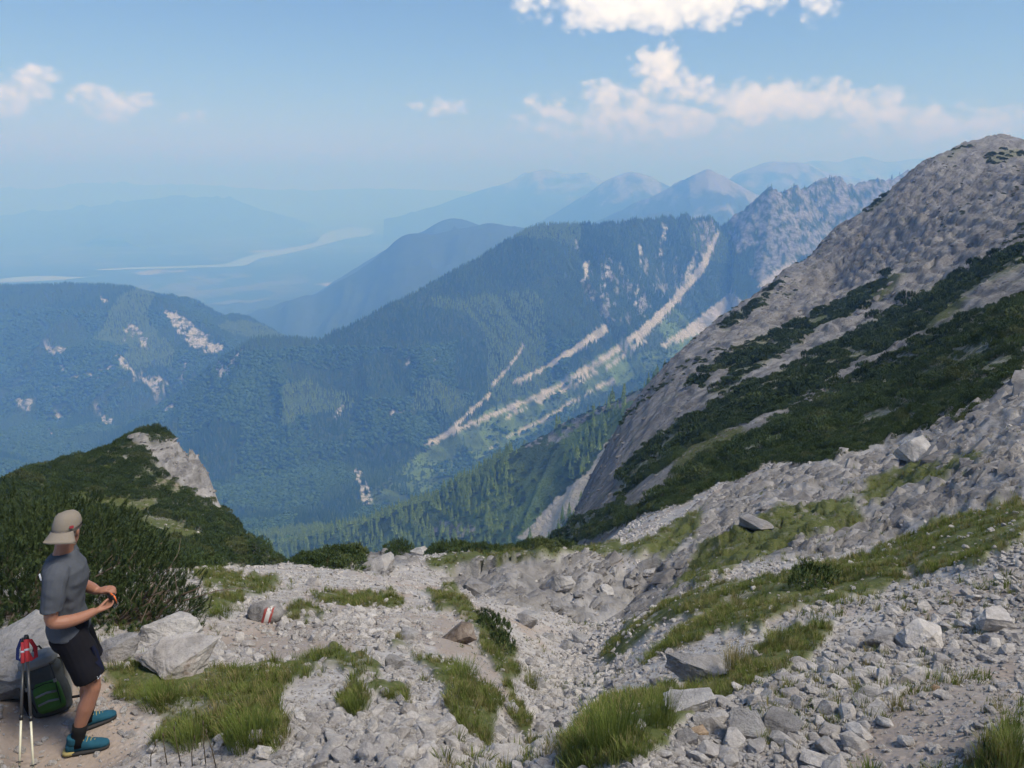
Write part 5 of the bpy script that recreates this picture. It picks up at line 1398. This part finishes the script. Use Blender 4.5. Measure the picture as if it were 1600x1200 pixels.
# hands: palms and five bent fingers each, closed on the little camera
CAMC = Vector((.195, -.035, 1.128))
def hand(wrist, knuck, up, spread, curl, thumb):
    w, k, u = Vector(wrist), Vector(knuck), Vector(up).normalized(); f = (k - w).normalized(); sd = f.cross(u).normalized()
    loft(body, [(w - f * .01, sd * .026, u * .020), (w + f * .02, sd * .034, u * .018), (w + (k - w) * .6, sd * .042, u * .017), (k, sd * .040, u * .014), (k + f * .008, sd * .034, u * .009)], 14, 2.6)
    for i, ln in enumerate((.070, .079, .075, .060)):
        b = k + sd * (-.030 + .020 * i) * spread
        j1 = b + f * ln * .45 + u * curl * ln * .10; j2 = j1 + f * ln * .28 + u * curl * ln * .32; j3 = j2 + f * ln * .02 + u * curl * ln * .34
        limb(body, [b - f * .02, b, j1, j2, j3], [.0095, .0098, .0088, .0080, .0068], 8, 3)
    limb(body, [w + f * .025 + thumb[0], w + f * .05 + thumb[1], w + f * .085 + thumb[2], w + f * .11 + thumb[3]], [.013, .0125, .0105, .0085], 8, 3)
T3 = Vector
hand((.085, -.135, 1.092), (.150, -.085, 1.083), (-.1, .1, 1), 1.0, 1.0, (T3((-.005, -.008, .01)), T3((0, -.010, .028)), T3((-.006, -.004, .043)), T3((-.004, .006, .052))))
hand((.095, .06, 1.15), (.158, .025, 1.168), (.1, .1, -1), 1.0, 1.0, (T3((0, -.012, -.008)), T3((0, -.020, -.014)), T3((0, -.026, -.018)), T3((0, -.030, -.020))))
man = empty('person'); px_, py_ = MAN_XY
man.location = (px_, py_, float(ground_z(px_, py_)) + .004); man.rotation_euler = (0, 0, R(24)); man.scale = (.95,) * 3
link('body', remeshed('hiker_body', body, .0048, 2), M_SKIN, man)
# -- T-shirt
def folds(V):
    x, y, z = V[:, 0], V[:, 1], V[:, 2]
    return (noise3(x * 7 + z * 4, y * 8 - z * 5, z * 9 + x * 8) - .5) * .022 + (noise3(x * 19 + z * 13, y * 19, z * 15 - x * 9) - .5) * .009
sh = MB()
loft(sh, [zring(-.092, 0, .925, .146, .202), zring(-.094, 0, .965, .144, .199), zring(-.098, 0, 1.03, .136, .186), zring(-.105, 0, 1.10, .122, .168), zring(-.107, 0, 1.2, .130, .176), zring(-.103, 0, 1.33, .150, .198), zring(-.112, 0, 1.42, .140, .200), zring(-.12, 0, 1.475, .108, .165), zring(-.118, 0, 1.515, .082, .10), zring(-.116, 0, 1.528, .066, .07)])
limb(sh, [(-.12, -.12, 1.45), (-.145, -.185, 1.425), (-.160, -.222, 1.33), (-.172, -.246, 1.205)], [.074, .084, .080, .072])
limb(sh, [(-.105, .12, 1.45), (-.11, .185, 1.425), (-.105, .225, 1.33), (-.088, .248, 1.215)], [.074, .084, .080, .072])
shirt = link('t_shirt', remeshed('hiker_shirt', sh, .0065, 3, folds), M_SHIRT, man)
shirt['label'] = 'grey short sleeved T-shirt'
lg = MB(); lg.v = [(-.252, .03, 1.44), (-.252, .045, 1.44), (-.257, .05, 1.395), (-.257, .03, 1.395)]; lg.f = [(0, 1, 2, 3)]
lgm = MB()
for (y0, y1, z0, z1) in [(-.125, -.115, 1.39, 1.42), (-.112, -.09, 1.395, 1.43)]:
    lgm.box((-.247 + (y0 + .12) * -.3, (y0 + y1) / 2, (z0 + z1) / 2), (.0035, (y1 - y0) / 2, (z1 - z0) / 2), Matrix.Rotation(R(-14), 3, 'Y'))
link('white_print', lgm.mesh('shirt_print', False), M_LOGO, shirt)
# -- shorts with a navy front panel and a small white curved mark near the hem
st = MB()
loft(st, [zring(-.095, 0, 1.035, .122, .172), zring(-.095, 0, .97, .132, .186), zring(-.09, 0, .88, .135, .190), zring(-.08, 0, .82, .12, .17)])
limb(st, [(-.085, -.095, .93), (-.03, -.11, .80), (.015, -.125, .665), (.044, -.132, .578)], [.110, .112, .102, .102], 18)
limb(st, [(-.085, .095, .93), (-.045, .108, .80), (-.002, .118, .665), (.028, .122, .585)], [.110, .112, .102, .100], 18)
def folds2(V): return (noise3(V[:, 0] * 10, V[:, 1] * 12, V[:, 2] * 6) - .5) * .024
shorts = link('shorts', remeshed('hiker_shorts', st, .0065, 3, folds2), M_SHORTS, man)
SV = np.array([v.co[:] for v in shorts.data.vertices]); SN = np.array([v.normal[:] for v in shorts.data.vertices])
def on_shorts(x, z):
    d = (SV[:, 0] - x) ** 2 + (SV[:, 2] - z) ** 2 + np.where(SN[:, 1] > -.1, 9, 0); k = int(np.argmin(d)); return SV[k] + SN[k] * .003
pn = [(x0, z) for z, x0 in ((.60, .155), (.66, .125), (.72, .095), (.78, .065), (.84, .04))]
Vp = []
for x0, z in pn:
    for j in range(3): Vp.append(on_shorts(x0 - .014 + .022 * j, z))
link('navy_panel', mesh_np('navy_panel', Vp, grid_quads(5, 3)), M_NAVY, shorts)
sw = [(.090 + .030 * t, .612 + .012 * t * t - .006 * math.sin(3.1 * t), .0055 * (1 - t) ** .6) for t in np.linspace(0, 1, 7)]
Vs = []
for x0, z, w in sw: Vs += [on_shorts(x0, z + w) + np.array([0, -.002, w]), on_shorts(x0, z - w) + np.array([0, -.002, -w])]
link('white_curved_mark', mesh_np('curved_mark', Vs, [(2 * i, 2 * i + 1, 2 * i + 3, 2 * i + 2) for i in range(6)], smooth=False), M_LOGO, shorts)
# -- cap worn backwards, hair below it
cp_ = MB()
loft(cp_, [(hp(-.004, 0, .022 + .008), hv(.108, 0, .012), hv(0, .087, 0)), (hp(-.004, 0, .055), hv(.108, 0, .01), hv(0, .087, 0)), (hp(-.004, 0, .085), hv(.103, 0, .008), hv(0, .082, 0)), (hp(-.006, 0, .115), hv(.090, 0, .004), hv(0, .070, 0)), (hp(-.010, 0, .136), hv(.064, 0, 0), hv(0, .050, 0)), (hp(-.012, 0, .146), hv(.03, 0, 0), hv(0, .024, 0)), (hp(-.012, 0, .149), hv(.006, 0, 0), hv(0, .005, 0))], 28)
for v in range(len(cp_.v)):
    q = Vector(cp_.v[v]); k = (noise3(q.x * 22, q.y * 22, q.z * 22) - .5) * .010; d = (q - HC).normalized(); cp_.v[v] = tuple(q + d * float(k))
cap = link('cap', cp_.mesh('cap_dome'), M_CAP, man)
cap['label'] = 'beige cap worn with its brim at the back'
bl = MB(); Vb = []
for i in range(9):
    a = -1.05 + 2.1 * i / 8
    for j in range(5):
        t = j / 4; rr = .104 + .075 * t * (math.cos(a * .9) ** .6 if math.cos(a * .9) > 0 else 0)
        Vb.append(hp(-rr * math.cos(a) - .002, rr * math.sin(a) * .84, .034 - .055 * t - .030 * (a / 1.05) ** 2 * t))
Vb2 = [v - hv(0, 0, .005) for v in Vb]
fq = [tuple(int(q) for q in f) for f in grid_quads(9, 5)]
bl.add(Vb, fq); bl.add(Vb2, [tuple(reversed(f)) for f in fq])
rim = [j for j in range(5)] + [i * 5 + 4 for i in range(1, 9)] + [40 + j for j in (3, 2, 1, 0)]
bl.f += [(rim[i], rim[i + 1], rim[i + 1] + 45, rim[i] + 45) for i in range(len(rim) - 1)]
link('brim', bl.mesh('cap_brim'), M_CAP, cap)
sb = MB(); loft(sb, [(hp(-.004, 0, .022), hv(.1105, 0, .012), hv(0, .0895, 0)), (hp(-.004, 0, .040), hv(.1115, 0, .011), hv(0, .0905, 0))], 28, caps=False)
link('strap', sb.mesh('cap_strap'), M_CAPBAND, cap)
pb = MB(); pb.box(hp(-.075, -.078, .060), (.002, .013, .009), (Rh.to_3x3() @ Matrix.Rotation(R(46), 3, 'Z'))); link('red_emblem', pb.mesh('cap_emblem', False), M_PATCH, cap)
hr = MB(); loft(hr, [(hp(-.03, 0, -.048), hv(.058, 0, 0), hv(0, .058, 0)), (hp(-.022, 0, -.02), hv(.078, 0, 0), hv(0, .0745, 0)), (hp(-.016, 0, .026), hv(.0875, 0, 0), hv(0, .080, 0))], 24); link('hair', hr.mesh('hair'), M_HAIR, man)
# -- socks and shoes
for (ax, ay, az_, yaw, lab) in ((-.042, -.145, 0, R(-6), None), (.0, .14, 0, R(14), None)):
    so = MB(); so.tube([(ax + .002, ay, .06), (ax - .002, ay, .12), (ax + .007, ay, .17), (ax + .015, ay - math.copysign(.003, ay), .22)], [.050, .047, .050, .054], 16); link('sock', so.mesh('sock'), M_SOCK, man)
    M = Matrix.Translation((ax, ay, 0)) @ Matrix.Rotation(yaw, 4, 'Z')
    def q(x, y, z): return M @ Vector((x, y, z))
    def d(x, y, z): return M.to_3x3() @ Vector((x, y, z))
    sm = MB()
    loft(sm, [(q(-.085, 0, .055), d(0, .022, 0), d(0, 0, .030)), (q(-.072, 0, .062), d(0, .036, 0), d(0, 0, .045)), (q(-.03, 0, .068), d(0, .042, 0), d(0, 0, .058)), (q(.03, 0, .066), d(0, .043, 0), d(0, 0, .052)), (q(.09, 0, .052), d(0, .047, 0), d(0, 0, .036)), (q(.15, 0, .043), d(0, .047, 0), d(0, 0, .028)), (q(.19, 0, .038), d(0, .036, 0), d(0, 0, .020)), (q(.205, 0, .036), d(0, .016, 0), d(0, 0, .010))], 18, 2.3)
    sm.tube([q(-.035, 0, .09), q(-.03, 0, .125), q(-.028, 0, .14)], [.047, .049, .047], 16)
    shoe = link('shoe', remeshed('shoe', sm, .005, 2), M_SHOE, man)
    sl = MB(); loft(sl, [(q(.055, 0, 0.0), d(.150, 0, 0), d(0, .048, 0)), (q(.055, 0, .012), d(.154, 0, 0), d(0, .051, 0)), (q(.055, 0, .026), d(.152, 0, 0), d(0, .050, 0))], 28, 2.6); link('sole', sl.mesh('sole'), M_DARKSOLE, shoe)
    he = MB(); loft(he, [(q(-.06, 0, .010), d(.048, 0, 0), d(0, .050, 0)), (q(-.06, 0, .034), d(.046, 0, 0), d(0, .049, 0))], 20, 2.4); link('heel', he.mesh('heel'), M_SOLE, shoe)
    for i in range(4):
        lc = MB(); xx = .035 + .022 * i; zz = .118 - .013 * i
        lc.tube([q(xx, -.03, zz - .012), q(xx + .006, 0, zz + .004), q(xx + .012, .03, zz - .012)], .0035, 6); link('lace', lc.mesh('lace'), M_SOLE, shoe)
LEAN = .095                                     # he leans a little forward
def lean_all(o):
    for c in o.children:
        me = c.data
        V = np.zeros(len(me.vertices) * 3); me.vertices.foreach_get('co', V); V = V.reshape(-1, 3); V[:, 0] += LEAN * V[:, 2]
        me.vertices.foreach_set('co', V.ravel()); me.update(); lean_all(c)
lean_all(man)
tag(man, 'hiker in grey T-shirt, dark shorts and backward beige cap, looking over the valley', 'person')
# -- the little camera held in both hands: a thing of its own
def man_pt(p): return Matrix.LocRotScale(man.location, man.rotation_euler, man.scale) @ Vector(p)
ct = empty('compact_camera', man_pt((.192 + LEAN * 1.126, -.032, 1.126)), (R(8), R(-12), R(24) + R(25))); ct.scale = (.95,) * 3
cb = MB(); loft(cb, [((0, 0, -.028), (.014, 0, 0), (0, .048, 0)), ((0, 0, -.024), (.0165, 0, 0), (0, .051, 0)), ((0, 0, .024), (.0165, 0, 0), (0, .051, 0)), ((0, 0, .028), (.014, 0, 0), (0, .048, 0))], 24, 5.0); link('case', cb.mesh('camera_case'), M_BLACK, ct)
co_ = MB(); loft(co_, [((.004, 0, -.0292), (.006, 0, 0), (0, .0525, 0)), ((.004, 0, .0292), (.006, 0, 0), (0, .0525, 0))], 24, 6.0); link('orange_rim', co_.mesh('camera_rim'), M_ORANGE, ct)
cs = MB(); cs.box((-.0172, 0, -.002), (.0012, .036, .021)); link('screen', cs.mesh('camera_screen', False), M_BLACK, ct)
cl_ = MB(); cl_.tube([(.015, .012, 0), (.026, .012, 0), (.027, .012, 0)], [.018, .017, .012], 18); link('lens', cl_.mesh('camera_lens'), M_BLACK, ct)
cbn = MB(); cbn.tube([(0, -.03, .027), (0, -.03, .031)], .006, 12); link('button', cbn.mesh('camera_button'), M_BLACK, ct)
tag(ct, 'small orange and black camera held in the hiker\'s hands', 'camera')

# ------------------------------------------------------------------ backpack leaning on the big boulder
M_GREEN = m_cloth('green_pack_cloth', (.055, .125, .035), .35); M_PDARK = m_cloth('dark_grey_pack_cloth', (.055, .06, .06), .3); M_PGREY = m_cloth('grey_pack_cloth', (.16, .165, .165), .25); M_PBLACK = m_cloth('black_webbing', (.02, .02, .022), .3)
bxp = at(90, 1136, 5.25); bz_ = float(ground_z(bxp[0], bxp[1]))
bp_ = empty('backpack', (bxp[0], bxp[1], bz_ + .01), (R(-10), R(-9), R(24)), .82)
mb = MB(); loft(mb, [zring(0, 0, 0, .12, .07), zring(0, 0, .03, .15, .10), zring(0, 0, .15, .165, .12), zring(0, 0, .32, .165, .12), zring(0, 0, .44, .15, .11), zring(0, 0, .50, .11, .08)], 28, 3.0)
link('main_bag', remeshed('pack_bag', mb, .01, 3, lambda V: (noise3(V[:, 0] * 14, V[:, 1] * 14, V[:, 2] * 14) - .5) * .03), M_PDARK, bp_)
mb = MB(); loft(mb, [zring(.0, -.01, .47, .13, .10), zring(.0, -.015, .50, .16, .125), zring(0, -.015, .55, .155, .12), zring(0, -.01, .585, .11, .08)], 24, 3.0); lid = link('lid', remeshed('pack_lid', mb, .01, 3), M_PGREY, bp_)
mb = MB(); loft(mb, [zring(.02, -.10, .06, .10, .04), zring(.02, -.12, .10, .115, .05), zring(.02, -.12, .28, .11, .045), zring(.02, -.10, .34, .08, .03)], 24, 3.0); fp_ = link('front_pocket', remeshed('pack_pocket', mb, .01, 3), M_GREEN, bp_)
for zz in (.16, .24):
    mb = MB(); mb.tube([(-.07, -.168, zz), (.02, -.174, zz + .015), (.10, -.166, zz)], [(.004, .010)] * 3, 8); link('trim_band', mb.mesh('pack_band'), M_PGREY, fp_)
mb = MB(); mb.tube([(-.085, -.14, .315), (.02, -.158, .335), (.12, -.138, .315)], .004, 6); link('zip', mb.mesh('pack_zip'), M_PBLACK, fp_)
for s in (-1, 1):
    mb = MB(); mb.tube([(s * .10, .10, .46), (s * .13, .19, .42), (s * .14, .21, .28), (s * .13, .16, .12), (s * .12, .11, .05)], [(.03, .012)] * 5, 10); link('shoulder_strap', mb.mesh('pack_strap'), M_PGREY, bp_)
    mb = MB(); mb.tube([(s * .15, .04, .06), (s * .22, .10, .02), (s * .26, .03, -.005), (s * .22, -.06, .0)], [(.035, .012), (.04, .012), (.03, .01), (.015, .006)], 10); link('hip_belt', mb.mesh('pack_belt'), M_PBLACK, bp_)
    mb = MB(); mb.tube([(s * .105, -.125, .49), (s * .115, -.155, .40), (s * .11, -.172, .26), (s * .10, -.150, .10)], [(.011, .004)] * 4, 8); st_ = link('compression_strap', mb.mesh('pack_webbing'), M_PBLACK, bp_)
    mb = MB(); mb.box((s * .113, -.172, .34), (.013, .005, .016)); link('buckle', mb.mesh('pack_buckle', False), M_PGREY, st_)
mb = MB(); mb.tube([(-.165, -.04, .08), (-.175, -.05, .2), (-.168, -.04, .33)], [(.01, .05), (.014, .05), (.01, .045)], 12); link('side_pocket', mb.mesh('pack_side'), M_PBLACK, bp_)
mb = MB(); mb.tube([(-.04, .07, .57), (-.02, .075, .615), (.02, .075, .615), (.04, .07, .57)], .008, 8); link('haul_loop', mb.mesh('pack_loop'), M_PBLACK, bp_)
tag(bp_, 'green and grey hiking backpack standing behind the hiker\'s legs', 'backpack')

# ------------------------------------------------------------------ trekking poles leaning on the boulder
M_ALU = plain('pale_aluminium', (.62, .60, .46), .35, .5); M_GRIPR = plain('red_grip', (.55, .05, .055), .7); M_STRAPR = m_cloth('red_strap', (.50, .045, .055)); M_BLUE = m_cloth('dark_blue_strap', (.02, .03, .10)); M_DARKTUBE = plain('dark_tube', (.035, .037, .042), .4, .5); M_WHT = plain('white_band', (.62, .62, .64), .6)
for i, (px0, px1, pyt, lab) in enumerate([(34, 45, 1000, 'trekking pole with red grip nearest the left edge, leaning on the boulder'), (56, 41, 996, 'trekking pole with red grip nearest the backpack, leaning on the boulder')]):
    b = Vector(at(px0, 1232, 4.42)); b.z = float(ground_z(b.x, b.y)) + .0; tp_ = Vector(at(px1 + (0 if i else -8), pyt, 4.85))
    ax = (tp_ - b).normalized(); L = (tp_ - b).length
    t = empty('trekking_pole', b, ax.to_track_quat('Z', 'Y').to_euler())
    def piece(nm, z0, z1, r0, r1, mt, par=t):
        m_ = MB(); m_.tube([(0, 0, z0), (0, 0, (z0 + z1) / 2), (0, 0, z1)], [r0, (r0 + r1) / 2, r1], 10); return link(nm, m_.mesh(nm), mt, par)
    ls = piece('lower_shaft', .05, L * .40, .007, .0072, M_ALU); piece('tip', -.02, .05, .003, .006, M_BLACK, ls)
    bk = MB(); bk.tube([(0, 0, .07), (0, 0, .076)], [.022, .018], 14); link('basket', bk.mesh('basket'), M_BLACK, ls)
    us = piece('upper_shaft', L * .40, L * .82, .009, .009, M_DARKTUBE); piece('clamp', L * .39, L * .43, .012, .012, M_BLACK, us)
    gp = piece('grip', L * .82, L * .99, .013, .017, M_GRIPR); piece('knob', L * .985, L * 1.02, .019, .012, M_BLACK, gp); piece('white_band', L * .90, L * .915, .0166, .0168, M_WHT, gp)
    s_ = MB(); sx = -1 if i == 0 else 1
    s_.tube([(0, 0, L * .99), (sx * .035, -.03, L * .99), (sx * .06, -.045, L * .93), (sx * .065, -.045, L * .86), (sx * .045, -.03, L * .84), (sx * .02, -.02, L * .90), (0, 0, L * .975)], [(.003, .013)] * 7, 8); link('wrist_strap', s_.mesh('wrist_strap'), M_STRAPR if i == 0 else M_BLUE, t)
    tag(t, lab, 'trekking pole')
